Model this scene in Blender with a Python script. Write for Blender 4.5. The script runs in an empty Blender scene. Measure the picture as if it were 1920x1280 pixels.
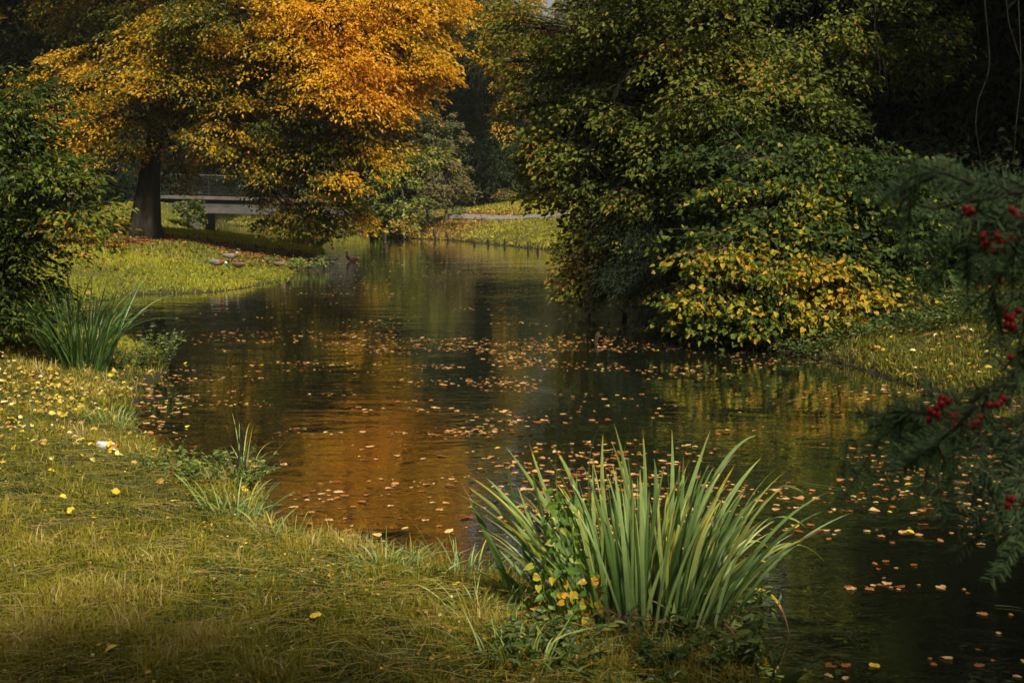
import bpy, math, random
import numpy as np
from mathutils import Vector, Matrix
random.seed(7)
RNG = np.random.default_rng(11)
PI = math.pi
COL = bpy.context.scene.collection

# ---------------------------------------------------------------- camera geometry (1920x1280 photo pixels)
F = 2400.0
CAMZ = 2.2
PITCH = math.radians(6.58)
cp, sp = math.cos(PITCH), math.sin(PITCH)

def P(px, py, d):
    """world point on the photo ray (px,py) at forward distance d"""
    x = (px - 960.0) / F
    u = -(py - 640.0) / F
    wy = cp + sp * u
    wz = -sp + cp * u
    k = d / wy
    return np.array([x * k, d, CAMZ + wz * k])

def G(px, py, z=0.0):
    """where the ray meets height z"""
    x = (px - 960.0) / F
    u = -(py - 640.0) / F
    wy = cp + sp * u
    wz = -sp + cp * u
    k = (z - CAMZ) / wz
    return np.array([x * k, wy * k, z])

def project(p):
    x, y, z = p[0], p[1], p[2] - CAMZ
    fwd = y * cp - z * sp
    up = y * sp + z * cp
    return 960 + F * x / fwd, 640 - F * up / fwd

# ---------------------------------------------------------------- noise
def _hash(ix, iy, iz):
    h = (ix * 374761393 + iy * 668265263 + iz * 1442695041) & 0xFFFFFFFF
    h = ((h ^ (h >> 13)) * 1274126177) & 0xFFFFFFFF
    return ((h ^ (h >> 16)) & 0xFFFFFF) / float(0xFFFFFF)

def vnoise(x, y, z=0.0):
    x = np.asarray(x, dtype=np.float64); y = np.asarray(y, dtype=np.float64)
    z = np.zeros_like(x) + z
    ix = np.floor(x).astype(np.int64); iy = np.floor(y).astype(np.int64); iz = np.floor(z).astype(np.int64)
    fx = x - ix; fy = y - iy; fz = z - iz
    fx = fx * fx * (3 - 2 * fx); fy = fy * fy * (3 - 2 * fy); fz = fz * fz * (3 - 2 * fz)
    r = 0
    for dx in (0, 1):
        for dy in (0, 1):
            for dz in (0, 1):
                w = (fx if dx else 1 - fx) * (fy if dy else 1 - fy) * (fz if dz else 1 - fz)
                r = r + w * _hash(ix + dx, iy + dy, iz + dz)
    return r

def fbm(x, y, z=0.0, o=3):
    r = 0; a = 0.5; t = 0
    for i in range(o):
        r = r + a * vnoise(x * 2 ** i + 13.1 * i, y * 2 ** i + 7.7 * i, z * 2 ** i + 3.3 * i)
        t += a; a *= 0.5
    return r / t

# ---------------------------------------------------------------- object helpers
def tag(o, label=None, cat=None, group=None, kind=None):
    if label: o["label"] = label
    if cat: o["category"] = cat
    if group: o["group"] = group
    if kind: o["kind"] = kind
    return o

def thing(name, label, cat, loc=(0, 0, 0), rz=0.0, group=None):
    o = bpy.data.objects.new(name, None)
    o.empty_display_size = 0.2
    COL.objects.link(o)
    o.location = loc; o.rotation_euler = (0, 0, rz)
    return tag(o, label, cat, group)

def link(name, me, parent=None, world=False):
    o = bpy.data.objects.new(name, me)
    COL.objects.link(o)
    if parent is not None:
        o.parent = parent
        if world:   # mesh is in world coordinates: undo the parent's offset
            bpy.context.view_layer.update()
            o.matrix_parent_inverse = parent_matrix(parent).inverted()
    return o

def parent_matrix(p):
    m = Matrix.LocRotScale(p.location, p.rotation_euler, p.scale)
    if p.parent is not None:
        m = parent_matrix(p.parent) @ p.matrix_parent_inverse @ m
    return m

def copy_tree(o, parent=None):
    c = o.copy(); COL.objects.link(c)
    if parent is not None: c.parent = parent
    for ch in list(o.children):
        copy_tree(ch, c)
    return c

def mesh_from(name, V, Fc, mats, tint=None, smooth=False, mi=None):
    """V (n,3); Fc (m,k) constant-size faces, or list of such arrays; tint per vertex"""
    if not isinstance(Fc, list): Fc = [Fc]
    Fc = [np.asarray(f, dtype=np.int32) for f in Fc if len(f)]
    V = np.asarray(V, dtype=np.float32)
    me = bpy.data.meshes.new(name)
    me.vertices.add(len(V)); me.vertices.foreach_set("co", V.ravel())
    tot = sum(f.size for f in Fc); nf = sum(len(f) for f in Fc)
    me.loops.add(tot); me.loops.foreach_set("vertex_index", np.concatenate([f.ravel() for f in Fc]))
    me.polygons.add(nf)
    sizes = np.concatenate([np.full(len(f), f.shape[1], dtype=np.int32) for f in Fc])
    starts = np.concatenate([[0], np.cumsum(sizes)[:-1]]).astype(np.int32)
    me.polygons.foreach_set("loop_start", starts)
    try: me.polygons.foreach_set("loop_total", sizes)
    except Exception: pass
    for m in (mats if isinstance(mats, (list, tuple)) else [mats]): me.materials.append(m)
    if mi is not None: me.polygons.foreach_set("material_index", np.asarray(mi, dtype=np.int32))
    me.polygons.foreach_set("use_smooth", np.full(nf, smooth, dtype=bool))
    if tint is not None:
        if not isinstance(tint, dict): tint = {"tint": tint}
        for k, v in tint.items():
            a = me.attributes.new(k, "FLOAT", "POINT")
            a.data.foreach_set("value", np.asarray(v, dtype=np.float32))
    me.update(); me.validate()
    return me

def norm(v):
    return v / (np.linalg.norm(v, axis=-1, keepdims=True) + 1e-9)

class MB:
    """collects vertex/face blocks"""
    def __init__(s): s.v = []; s.f = {}; s.t = []; s.m = {}; s.n = 0
    def add(s, V, Fc, t=0.5, mi=0):
        V = np.asarray(V, dtype=np.float64); Fc = np.asarray(Fc, dtype=np.int64)
        if not len(V): return
        s.v.append(V); s.t.append(np.broadcast_to(np.asarray(t, dtype=np.float64), (len(V),)))
        k = Fc.shape[1]
        s.f.setdefault(k, []).append(Fc + s.n); s.m.setdefault(k, []).append(np.full(len(Fc), mi))
        s.n += len(V)
    def mesh(s, name, mats, smooth=False):
        ks = sorted(s.f)
        return mesh_from(name, np.concatenate(s.v), [np.concatenate(s.f[k]) for k in ks], mats,
                         np.concatenate(s.t), smooth, np.concatenate([np.concatenate(s.m[k]) for k in ks]))
    def build(s, name, mats, parent=None, smooth=False, world=False):
        return link(name, s.mesh(name, mats, smooth), parent, world)

def tubes(A, C, B, r0, r1, nseg=4, sides=4):
    """batch of quadratic bezier tubes A->B with control C; returns verts, quads"""
    A = np.atleast_2d(A); B = np.atleast_2d(B); C = np.atleast_2d(C); n = len(A)
    r0 = np.broadcast_to(np.asarray(r0, float), (n,)); r1 = np.broadcast_to(np.asarray(r1, float), (n,))
    t = np.linspace(0, 1, nseg + 1)[None, :, None]
    Pn = (1 - t) ** 2 * A[:, None] + 2 * t * (1 - t) * C[:, None] + t ** 2 * B[:, None]
    T = norm(2 * (1 - t) * (C - A)[:, None] + 2 * t * (B - C)[:, None] + 1e-6)
    ref = np.where(np.abs(T[..., 2:3]) > 0.9, np.array([1.0, 0, 0]), np.array([0, 0, 1.0]))
    U = norm(np.cross(T, ref)); W = np.cross(T, U)
    R = (r0[:, None] + (r1 - r0)[:, None] * t[0, :, 0][None])[..., None, None]
    a = np.linspace(0, 2 * PI, sides, endpoint=False)
    V = Pn[:, :, None, :] + R * (np.cos(a)[None, None, :, None] * U[:, :, None] + np.sin(a)[None, None, :, None] * W[:, :, None])
    base = (np.arange(n) * (nseg + 1) * sides)[:, None, None]
    i = np.arange(nseg)[None, :, None] * sides; j = np.arange(sides)[None, None, :]; j2 = (j + 1) % sides
    q = np.stack([base + i + j, base + i + j2, base + i + sides + j2, base + i + sides + j], -1).reshape(-1, 4)
    return V.reshape(-1, 3), q

def polytube(pts, rad, sides=8, cap=True, wob=0.0, flare=None):
    """one tube along a polyline"""
    pts = np.asarray(pts, float); n = len(pts); rad = np.broadcast_to(np.asarray(rad, float), (n,))
    T = norm(np.gradient(pts, axis=0))
    U = np.zeros_like(T); u = np.array([1.0, 0.13, 0.0])
    for i in range(n):
        u = u - T[i] * np.dot(u, T[i]); u = u / (np.linalg.norm(u) + 1e-9); U[i] = u
    W = np.cross(T, U)
    a = np.linspace(0, 2 * PI, sides, endpoint=False)
    rr = np.ones((n, sides))
    if wob: rr = rr + wob * (fbm(np.cos(a)[None] * 2 + np.zeros((n, 1)), np.sin(a)[None] * 2 + np.zeros((n, 1)), np.arange(n)[:, None] * 0.35 + np.zeros((1, sides)), 3) - 0.5) * 2
    if flare is not None: rr = rr * flare(np.arange(n)[:, None] / (n - 1.0), a[None])
    V = pts[:, None] + (rad[:, None] * rr)[..., None] * (np.cos(a)[None, :, None] * U[:, None] + np.sin(a)[None, :, None] * W[:, None])
    V = V.reshape(-1, 3)
    i = np.arange(n - 1)[:, None] * sides; j = np.arange(sides)[None]; j2 = (j + 1) % sides
    q = np.stack([i + j, i + j2, i + sides + j2, i + sides + j], -1).reshape(-1, 4)
    tri = np.zeros((0, 3), int)
    if cap:
        V = np.vstack([V, pts[0], pts[-1]]); k = n * sides
        jj = np.arange(sides)
        tri = np.vstack([np.stack([np.full(sides, k), (jj + 1) % sides, jj], -1),
                         np.stack([np.full(sides, k + 1), (n - 1) * sides + jj, (n - 1) * sides + (jj + 1) % sides], -1)])
    return V, q, tri

def add_polytube(mb, pts, rad, sides=8, t=0.5, mi=0, **kw):
    V, q, tri = polytube(pts, rad, sides, **kw)
    n0 = mb.n
    mb.add(V, q, t, mi)
    if len(tri):
        mb.f.setdefault(3, []).append(tri + n0); mb.m.setdefault(3, []).append(np.full(len(tri), mi))

def box(mb, c, s, rz=0.0, t=0.5, mi=0, bevel=0.0):
    c = np.asarray(c, float); s = np.asarray(s, float) / 2
    V = np.array([[x, y, z] for x in (-1, 1) for y in (-1, 1) for z in (-1, 1)], float) * s
    R = np.array([[math.cos(rz), -math.sin(rz), 0], [math.sin(rz), math.cos(rz), 0], [0, 0, 1]])
    V = V @ R.T + c
    mb.add(V, np.array([[0, 1, 3, 2], [4, 6, 7, 5], [0, 4, 5, 1], [2, 3, 7, 6], [0, 2, 6, 4], [1, 5, 7, 3]]), t, mi)

# ---------------------------------------------------------------- leaves
# templates: (u along, v across, w lift) and faces
TPL = {
    "rhomb": (np.array([[0, 0, 0], [.42, -.5, .14], [1, 0, -.08], [.42, .5, .14]], float), np.array([[0, 1, 2], [0, 2, 3]])),
    "leaf": (np.array([[0, 0, 0], [.25, -.42, .12], [.68, -.36, .08], [1.03, 0, -.14], [.68, .36, .08], [.25, .42, .12], [.5, 0, 0]], float),
             np.array([[0, 1, 6], [1, 2, 6], [2, 3, 6], [3, 4, 6], [4, 5, 6], [5, 0, 6]])),
    "heart": (np.array([[.08, 0, 0], [-.06, -.24, .05], [.12, -.48, .10], [.5, -.46, .06], [.8, -.22, .0], [1.08, 0, -.12], [.8, .22, .0], [.5, .46, .06], [.12, .48, .10], [-.06, .24, .05], [.45, 0, -.02]], float),
              np.array([[10, i, (i + 1) % 10] for i in range(10)])),
    "oak": (np.array([[0, 0, 0], [.18, -.12, .03], [.25, -.3, .08], [.38, -.16, .03], [.5, -.42, .10], [.63, -.2, .03], [.78, -.34, .05], [1, 0, -.1],
                      [.78, .34, .05], [.63, .2, .03], [.5, .42, .10], [.38, .16, .03], [.25, .3, .08], [.18, .12, .03], [.5, 0, 0]], float),
            np.array([[14, i, (i + 1) % 14] for i in range(14)])),
    "needle": (np.array([[0, -.5, 0], [0, .5, 0], [.8, .4, -.02], [1, 0, -.06], [.8, -.4, -.02]], float), np.array([[0, 1, 2], [0, 2, 4], [4, 2, 3]])),
}

def leaves(C, D, N, L, W, tpl="rhomb", tint=None):
    """leaf blades at base points C along D with normal N"""
    TV, TF = TPL[tpl]
    D = norm(D); S = norm(np.cross(N, D)); N2 = np.cross(D, S)
    n = len(C); L = np.broadcast_to(np.asarray(L, float), (n,)); W = np.broadcast_to(np.asarray(W, float), (n,))
    V = (C[:, None] + (L[:, None] * TV[:, 0][None])[..., None] * D[:, None]
         + (W[:, None] * TV[:, 1][None])[..., None] * S[:, None] + (L[:, None] * TV[:, 2][None])[..., None] * N2[:, None])
    Fa = (np.arange(n) * len(TV))[:, None, None] + TF[None]
    t = np.repeat(np.broadcast_to(0.5 if tint is None else tint, (n,)), len(TV))
    return V.reshape(-1, 3), Fa.reshape(-1, 3), t

def rdir(n, rng):
    v = rng.normal(size=(n, 3)); return norm(v)

def crown(lobes, rng, leaf_len, leaf_w, tpl="rhomb", lai=3.0, spray=0.6, per=40, droop=0.35, flat=0.16,
          axis=None, horiz=0.75, tint_noise=0.35, ragged=0.55, nscale=0.6, shell=(0.55, 1.05), nrm_up=1.0, gapn=0.36, pendulous=0.0, zf=1.5, tv=0.16):
    """lobes: list of (center, radii, density, tint). Returns leaf verts/faces/tints and the spray centres + lobe ids."""
    SC = []; SO = []; ST = []; SL = []; axis = np.array(axis) if axis is not None else None
    for li, (c, r, dens, tn) in enumerate(lobes):
        c = np.array(c, float); r = np.array(r, float)
        area = PI * (r[0] * r[2] + r[0] * r[1] + r[1] * r[2]) * 0.9
        ns = int(max(3, lai * dens * area / (0.5 * leaf_len * leaf_w) / per))
        k = int(ns * 2.2)
        d = rdir(k, rng); rad = shell[0] + (shell[1] - shell[0]) * rng.random(k) ** 0.6
        bump = 1 + ragged * (fbm(d[:, 0] * 2.1 + li * 7, d[:, 1] * 2.1, d[:, 2] * 2.1, 2) - 0.5) * 2
        p = c + d * r * (rad * bump)[:, None]
        g = fbm(p[:, 0] * nscale + 3, p[:, 1] * nscale, p[:, 2] * nscale * zf, 2)
        keep = np.where(g > gapn)[0][:ns]
        p = p[keep]; d = d[keep]
        o = d * np.array([1, 1, 0.35]); 
        if axis is not None:
            q = p - axis; q[:, 2] = 0; o = o + norm(q) * 0.8
        o = norm(o); o[:, 2] = o[:, 2] * (1 - horiz) - 0.12 - pendulous
        SC.append(p); SO.append(norm(o)); SL.append(np.full(len(p), li))
        tt = tn + tint_noise * (fbm(p[:, 0] * 0.7 + 40, p[:, 1] * 0.7, p[:, 2] * 0.9, 2) - 0.5) * 2.4
        ST.append(tt)
    SC = np.vstack(SC); SO = np.vstack(SO); ST = np.concatenate(ST); SL = np.concatenate(SL)
    n = len(SC)
    side = norm(np.cross(SO, np.array([0, 0, 1.0])) + 1e-6)
    side = norm(side + 0.25 * rng.normal(size=side.shape)); up = norm(np.cross(side, SO))
    size = spray * (0.65 + 0.7 * rng.random(n))
    t = rng.random((n, per)); sgn = np.where(rng.random((n, per)) < 0.5, -1.0, 1.0)
    s = sgn * rng.random((n, per)) * (0.22 + 0.55 * np.sin(PI * np.clip(t * 0.85 + 0.1, 0, 1)))
    h = flat * rng.normal(size=(n, per)) * 0.5
    z = -droop * (t ** 2 * 0.8 + s ** 2)
    C = SC[:, None] + size[:, None, None] * ((t - 0.45)[..., None] * SO[:, None] + s[..., None] * side[:, None] + h[..., None] * up[:, None])
    C[..., 2] += size[:, None] * z
    D = SO[:, None] * (0.55 + 0.6 * t)[..., None] + side[:, None] * (sgn * 0.75)[..., None] + 0.38 * rng.normal(size=C.shape)
    D[..., 2] -= droop * (0.5 + t)
    N = up[:, None] * nrm_up + 0.55 * rng.normal(size=C.shape)
    L = leaf_len * (0.6 + 0.65 * rng.random((n, per)))
    W = leaf_w * (0.6 + 0.65 * rng.random((n, per)))
    tt = ST[:, None] + tv * rng.normal(size=(n, per)) + 0.14 * (t - 0.5)
    tt = np.clip(tt, 0.0, 1.0)
    V, Fa, T = leaves(C.reshape(-1, 3), D.reshape(-1, 3), N.reshape(-1, 3), L.ravel(), W.ravel(), tpl, tt.ravel())
    return V, Fa, T, SC, SO, SL, size

def tree(name, label, cat, base, trunk_pts, trunk_r, lobes, rng, leafmat, barkmat, group=None, limbs=True, twigs=1.0, tsides=14,
         flare_k=0.55, limb_from=None, twig_r=0.02, **kw):
    """trunk (with limbs as one wood mesh) + crown"""
    root = thing(name, label, cat, tuple(base), 0, group)
    base = np.array(base, float)
    tp = np.array(trunk_pts, float)
    axis = tp.mean(0)
    V, Fa, T, SC, SO, SL, size = crown(lobes, rng, axis=axis, **kw)
    mb = MB(); mb.add(V - base, Fa, T)
    mb.build("crown", leafmat, root)
    wb = MB()
    # refined trunk polyline
    m = 16
    tt = np.linspace(0, len(tp) - 1, m); ii = np.clip(tt.astype(int), 0, len(tp) - 2); ff = (tt - ii)[:, None]
    ff = ff * ff * (3 - 2 * ff) * 0.5 + ff * 0.5
    pts = tp[ii] * (1 - ff) + tp[ii + 1] * ff
    rr = np.interp(tt, np.arange(len(tp)), np.broadcast_to(trunk_r, (len(tp),)) if np.ndim(trunk_r) else np.linspace(trunk_r, trunk_r * 0.25, len(tp)))
    fl = lambda u, a: 1 + flare_k * np.exp(-u * 12) * (1 + 0.5 * np.sin(a * 5 + 0.7)) + 0.05 * np.sin(a * 9 + u * 9) * np.exp(-u * 3)
    add_polytube(wb, pts - base, rr, tsides, wob=0.16, flare=fl)
    if limbs:
        for li, (c, r, dens, tn) in enumerate(lobes):
            c = np.array(c, float); hfrac = 0.55
            zt = pts[0, 2] + max(0.28 * (pts[-1, 2] - pts[0, 2]), (c[2] - pts[0, 2]) * hfrac)
            k = int(np.argmin(np.abs(pts[:, 2] - zt)))
            A = pts[k]; k = min(k, m - 1)
            ctrl = A * 0.45 + c * 0.55 + np.array([0, 0, 0.18 * np.linalg.norm(c - A)])
            L0 = max(0.03, rr[k] * 0.42)
            v, q = tubes(A - base, ctrl - base, c - base, L0, L0 * 0.25, 10, 7)
            wb.add(v, q)
            idx = np.where(SL == li)[0]
            if twigs < 1: idx = rng.permutation(idx)[:max(2, int(len(idx) * twigs))]
            if len(idx):
                u = 0.3 + 0.7 * rng.random(len(idx))[:, None]
                S = (1 - u) ** 2 * A + 2 * u * (1 - u) * ctrl + u ** 2 * c
                E = SC[idx] + SO[idx] * (size[idx] * 0.35)[:, None]
                mid = (S + E) / 2 + np.array([0, 0, 0.12]) * np.linalg.norm(E - S, axis=1, keepdims=True) + 0.08 * rng.normal(size=S.shape) * np.linalg.norm(E - S, axis=1, keepdims=True)
                v, q = tubes(S - base, mid - base, E - base, twig_r * (0.6 + rng.random(len(idx))), twig_r * 0.22, 5, 3)
                wb.add(v, q)
    wb.build("trunk", barkmat, root, smooth=True)
    return root
# ---------------------------------------------------------------- materials
def new_mat(name):
    m = bpy.data.materials.new(name); m.use_nodes = True
    nt = m.node_tree; nt.nodes.clear()
    out = nt.nodes.new("ShaderNodeOutputMaterial")
    return m, nt, out

def N_(nt, t, **kw):
    n = nt.nodes.new(t)
    for k, v in kw.items():
        if k in n.inputs: n.inputs[k].default_value = v
        else: setattr(n, k, v)
    return n

def ramp(nt, stops, interp="LINEAR"):
    r = nt.nodes.new("ShaderNodeValToRGB"); cr = r.color_ramp; cr.interpolation = interp
    while len(cr.elements) < len(stops): cr.elements.new(0.5)
    for e, (p, c) in zip(cr.elements, stops):
        e.position = p; e.color = (c[0], c[1], c[2], 1)
    return r

def attr(nt, name):
    a = nt.nodes.new("ShaderNodeAttribute"); a.attribute_name = name; return a

def leaf_mat(name, stops, trans=0.35, rough=0.45, spec=0.35, ns=18.0, gain=1.15):
    m, nt, out = new_mat(name); L = nt.links.new
    a = attr(nt, "tint"); r = ramp(nt, stops)
    L(a.outputs["Fac"], r.inputs[0])
    co = nt.nodes.new("ShaderNodeNewGeometry")
    nz = N_(nt, "ShaderNodeTexNoise", Scale=ns, Detail=2.0)
    L(co.outputs["Position"], nz.inputs["Vector"])
    mr = N_(nt, "ShaderNodeMapRange"); mr.inputs[3].default_value = 0.72; mr.inputs[4].default_value = 1.28
    L(nz.outputs["Fac"], mr.inputs[0])
    mul = N_(nt, "ShaderNodeMix", data_type="RGBA", blend_type="MULTIPLY"); mul.inputs[0].default_value = 1
    L(r.outputs[0], mul.inputs[6]); L(mr.outputs[0], mul.inputs[7])
    p = N_(nt, "ShaderNodeBsdfPrincipled", Roughness=rough); p.inputs["Specular IOR Level"].default_value = spec
    L(mul.outputs[2], p.inputs["Base Color"])
    tr = nt.nodes.new("ShaderNodeBsdfTranslucent")
    hs = N_(nt, "ShaderNodeHueSaturation", Saturation=1.15, Value=gain); L(mul.outputs[2], hs.inputs["Color"]); L(hs.outputs[0], tr.inputs[0])
    mx = nt.nodes.new("ShaderNodeMixShader"); mx.inputs[0].default_value = trans
    L(p.outputs[0], mx.inputs[1]); L(tr.outputs[0], mx.inputs[2]); L(mx.outputs[0], out.inputs[0])
    return m

def bark_mat(name, c1, c2, scale=6.0, moss=None):
    m, nt, out = new_mat(name); L = nt.links.new
    tc = nt.nodes.new("ShaderNodeTexCoord"); mp = nt.nodes.new("ShaderNodeMapping"); mp.inputs["Scale"].default_value = (1, 1, 0.16)
    L(tc.outputs["Object"], mp.inputs[0])
    n1 = N_(nt, "ShaderNodeTexNoise", Scale=scale * 2.2, Detail=6.0, Roughness=0.7); L(mp.outputs[0], n1.inputs["Vector"])
    v1 = N_(nt, "ShaderNodeTexVoronoi", Scale=scale * 2.0); L(mp.outputs[0], v1.inputs["Vector"])
    ad = N_(nt, "ShaderNodeMath", operation="MULTIPLY"); L(n1.outputs["Fac"], ad.inputs[0]); L(v1.outputs["Distance"], ad.inputs[1])
    r = ramp(nt, [(0.05, c1), (0.42, c2)]); L(ad.outputs[0], r.inputs[0])
    colr = r.outputs[0]
    if moss:
        n2 = N_(nt, "ShaderNodeTexNoise", Scale=1.7, Detail=4.0); L(tc.outputs["Object"], n2.inputs["Vector"])
        r2 = ramp(nt, [(0.45, (0, 0, 0)), (0.65, (1, 1, 1))]); L(n2.outputs["Fac"], r2.inputs[0])
        mx = N_(nt, "ShaderNodeMix", data_type="RGBA"); mx.inputs[7].default_value = (*moss, 1)
        L(r2.outputs[0], mx.inputs[0]); L(colr, mx.inputs[6]); colr = mx.outputs[2]
    b = N_(nt, "ShaderNodeBump", Strength=0.9, Distance=0.05); L(ad.outputs[0], b.inputs["Height"])
    p = N_(nt, "ShaderNodeBsdfPrincipled", Roughness=0.9); p.inputs["Specular IOR Level"].default_value = 0.2
    L(colr, p.inputs["Base Color"]); L(b.outputs[0], p.inputs["Normal"]); L(p.outputs[0], out.inputs[0])
    return m

def plain_mat(name, c, rough=0.7, c2=None, scale=8.0, metal=0.0, spec=0.4, bump=0.0, detail=4.0):
    m, nt, out = new_mat(name); L = nt.links.new
    tc = nt.nodes.new("ShaderNodeTexCoord")
    n1 = N_(nt, "ShaderNodeTexNoise", Scale=scale, Detail=detail, Roughness=0.6); L(tc.outputs["Object"], n1.inputs["Vector"])
    r = ramp(nt, [(0.3, c), (0.7, c2 or c)]); L(n1.outputs["Fac"], r.inputs[0])
    p = N_(nt, "ShaderNodeBsdfPrincipled", Roughness=rough, Metallic=metal); p.inputs["Specular IOR Level"].default_value = spec
    L(r.outputs[0], p.inputs["Base Color"])
    if bump:
        b = N_(nt, "ShaderNodeBump", Strength=0.6, Distance=bump); L(n1.outputs["Fac"], b.inputs["Height"]); L(b.outputs[0], p.inputs["Normal"])
    L(p.outputs[0], out.inputs[0])
    return m

M = {}
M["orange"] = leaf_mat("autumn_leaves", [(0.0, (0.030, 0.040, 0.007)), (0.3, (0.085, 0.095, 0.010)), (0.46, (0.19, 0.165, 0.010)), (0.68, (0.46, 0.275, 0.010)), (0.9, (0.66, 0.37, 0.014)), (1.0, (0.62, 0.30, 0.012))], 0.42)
M["bushgreen"] = leaf_mat("bush_leaves", [(0.0, (0.010, 0.018, 0.004)), (0.45, (0.050, 0.080, 0.011)), (0.75, (0.17, 0.20, 0.022)), (0.92, (0.35, 0.22, 0.02)), (1.0, (0.40, 0.16, 0.02))], 0.4, 0.5, 0.25)
M["oak"] = leaf_mat("oak_leaves", [(0.0, (0.030, 0.042, 0.009)), (0.42, (0.095, 0.120, 0.020)), (0.66, (0.175, 0.185, 0.028)), (0.82, (0.27, 0.18, 0.025)), (1.0, (0.27, 0.10, 0.02))], 0.38, 0.65, 0.12)
M["linden"] = leaf_mat("linden_leaves", [(0.0, (0.022, 0.040, 0.010)), (0.45, (0.060, 0.092, 0.017)), (0.62, (0.14, 0.16, 0.02)), (0.80, (0.36, 0.29, 0.022)), (1.0, (0.44, 0.25, 0.035))], 0.36, 0.65, 0.12)
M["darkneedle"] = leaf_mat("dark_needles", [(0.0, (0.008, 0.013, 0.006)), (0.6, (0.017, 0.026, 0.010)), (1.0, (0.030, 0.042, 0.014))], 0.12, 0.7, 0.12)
M["shadeleaf"] = leaf_mat("shade_toned_leaves", [(0.0, (0.006, 0.010, 0.004)), (0.5, (0.014, 0.022, 0.007)), (0.8, (0.030, 0.034, 0.009)), (1.0, (0.10, 0.06, 0.012))], 0.25, 0.65, 0.15)  # darker than real foliage: the wood's deep shade is put into the colour
M["olive"] = leaf_mat("olive_shrub_leaves", [(0.0, (0.05, 0.07, 0.02)), (0.4, (0.11, 0.15, 0.035)), (0.7, (0.26, 0.26, 0.04)), (1.0, (0.38, 0.22, 0.05))], 0.4)
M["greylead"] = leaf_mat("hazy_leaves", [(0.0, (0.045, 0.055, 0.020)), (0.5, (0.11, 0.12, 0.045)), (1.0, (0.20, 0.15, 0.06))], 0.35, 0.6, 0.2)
M["yewneedle"] = leaf_mat("yew_needles", [(0.0, (0.014, 0.032, 0.009)), (0.5, (0.070, 0.125, 0.040)), (1.0, (0.20, 0.30, 0.10))], 0.25, 0.5, 0.3)
M["iris"] = leaf_mat("iris_leaves", [(0.0, (0.030, 0.060, 0.012)), (0.35, (0.090, 0.155, 0.034)), (0.65, (0.25, 0.34, 0.11)), (0.84, (0.36, 0.39, 0.08)), (0.94, (0.55, 0.44, 0.05)), (0.97, (0.34, 0.20, 0.06)), (1.0, (0.20, 0.11, 0.045))], 0.33, 0.42, 0.4, 14.0)
M["vine"] = leaf_mat("vine_leaves", [(0.0, (0.05, 0.11, 0.015)), (0.5, (0.13, 0.22, 0.03)), (0.72, (0.40, 0.36, 0.03)), (1.0, (0.55, 0.28, 0.02))], 0.4, 0.45)
M["herb"] = leaf_mat("herb_leaves", [(0.0, (0.03, 0.05, 0.012)), (0.5, (0.10, 0.14, 0.030)), (0.85, (0.24, 0.27, 0.06)), (1.0, (0.4, 0.3, 0.05))], 0.35, 0.5)
M["grass"] = leaf_mat("grass_blades", [(0.0, (0.022, 0.026, 0.006)), (0.25, (0.070, 0.074, 0.009)), (0.5, (0.160, 0.158, 0.014)), (0.72, (0.28, 0.235, 0.022)), (0.88, (0.34, 0.26, 0.06)), (1.0, (0.46, 0.36, 0.15))], 0.35, 0.5, 0.3, 6.0)
M["fargrass"] = leaf_mat("far_grass_blades", [(0.0, (0.05, 0.06, 0.010)), (0.4, (0.20, 0.225, 0.018)), (0.75, (0.40, 0.36, 0.03)), (1.0, (0.34, 0.25, 0.06))], 0.4, 0.6)
M["floating"] = leaf_mat("floating_leaves", [(0.0, (0.09, 0.028, 0.010)), (0.35, (0.28, 0.095, 0.02)), (0.6, (0.48, 0.22, 0.075)), (0.85, (0.66, 0.44, 0.20)), (0.97, (0.66, 0.45, 0.03)), (1.0, (0.7, 0.5, 0.03))], 0.12, 0.42, 0.5, 30.0)
M["litter"] = leaf_mat("fallen_leaves", [(0.0, (0.07, 0.03, 0.012)), (0.4, (0.20, 0.085, 0.02)), (0.7, (0.42, 0.24, 0.05)), (0.9, (0.62, 0.46, 0.04)), (1.0, (0.72, 0.62, 0.28))], 0.2, 0.55, 0.3, 20.0)
M["bark"] = bark_mat("bark_dark", (0.008, 0.007, 0.005), (0.028, 0.023, 0.016), 5.0, (0.018, 0.019, 0.008))
M["bark2"] = bark_mat("bark_brown", (0.03, 0.022, 0.014), (0.09, 0.07, 0.05), 8.0)
M["vine_bark"] = bark_mat("vine_bark", (0.004, 0.0035, 0.002), (0.018, 0.015, 0.008), 14.0)  # near black bark, the shade of the right wood put into its colour
M["wood_wet"] = bark_mat("wet_stake_wood", (0.010, 0.008, 0.006), (0.05, 0.038, 0.028), 14.0)
M["concrete"] = plain_mat("bridge_concrete", (0.05, 0.045, 0.04), 0.85, (0.09, 0.082, 0.075), 1.6, bump=0.01)
M["ledge"] = plain_mat("bridge_ledge", (0.06, 0.05, 0.042), 0.85, (0.12, 0.10, 0.085), 2.2, bump=0.01)
M["shaded_concrete"] = plain_mat("bridge_web_shade", (0.035, 0.033, 0.028), 0.9, (0.08, 0.075, 0.065), 1.3)  # bridge concrete darkened to paint the shadow in the recessed web
M["iron"] = plain_mat("railing_iron", (0.012, 0.014, 0.011), 0.8, (0.025, 0.028, 0.022), 12.0, spec=0.15)
M["rail_top"] = plain_mat("handrail_worn", (0.05, 0.053, 0.048), 0.7, (0.09, 0.09, 0.08), 5.0, spec=0.2)
M["white_plastic"] = plain_mat("white_litter", (0.36, 0.36, 0.33), 0.4, (0.55, 0.54, 0.50), 40.0)
M["red_cap"] = plain_mat("red_cap", (0.5, 0.06, 0.02), 0.4, (0.45, 0.09, 0.03), 20.0)
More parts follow.
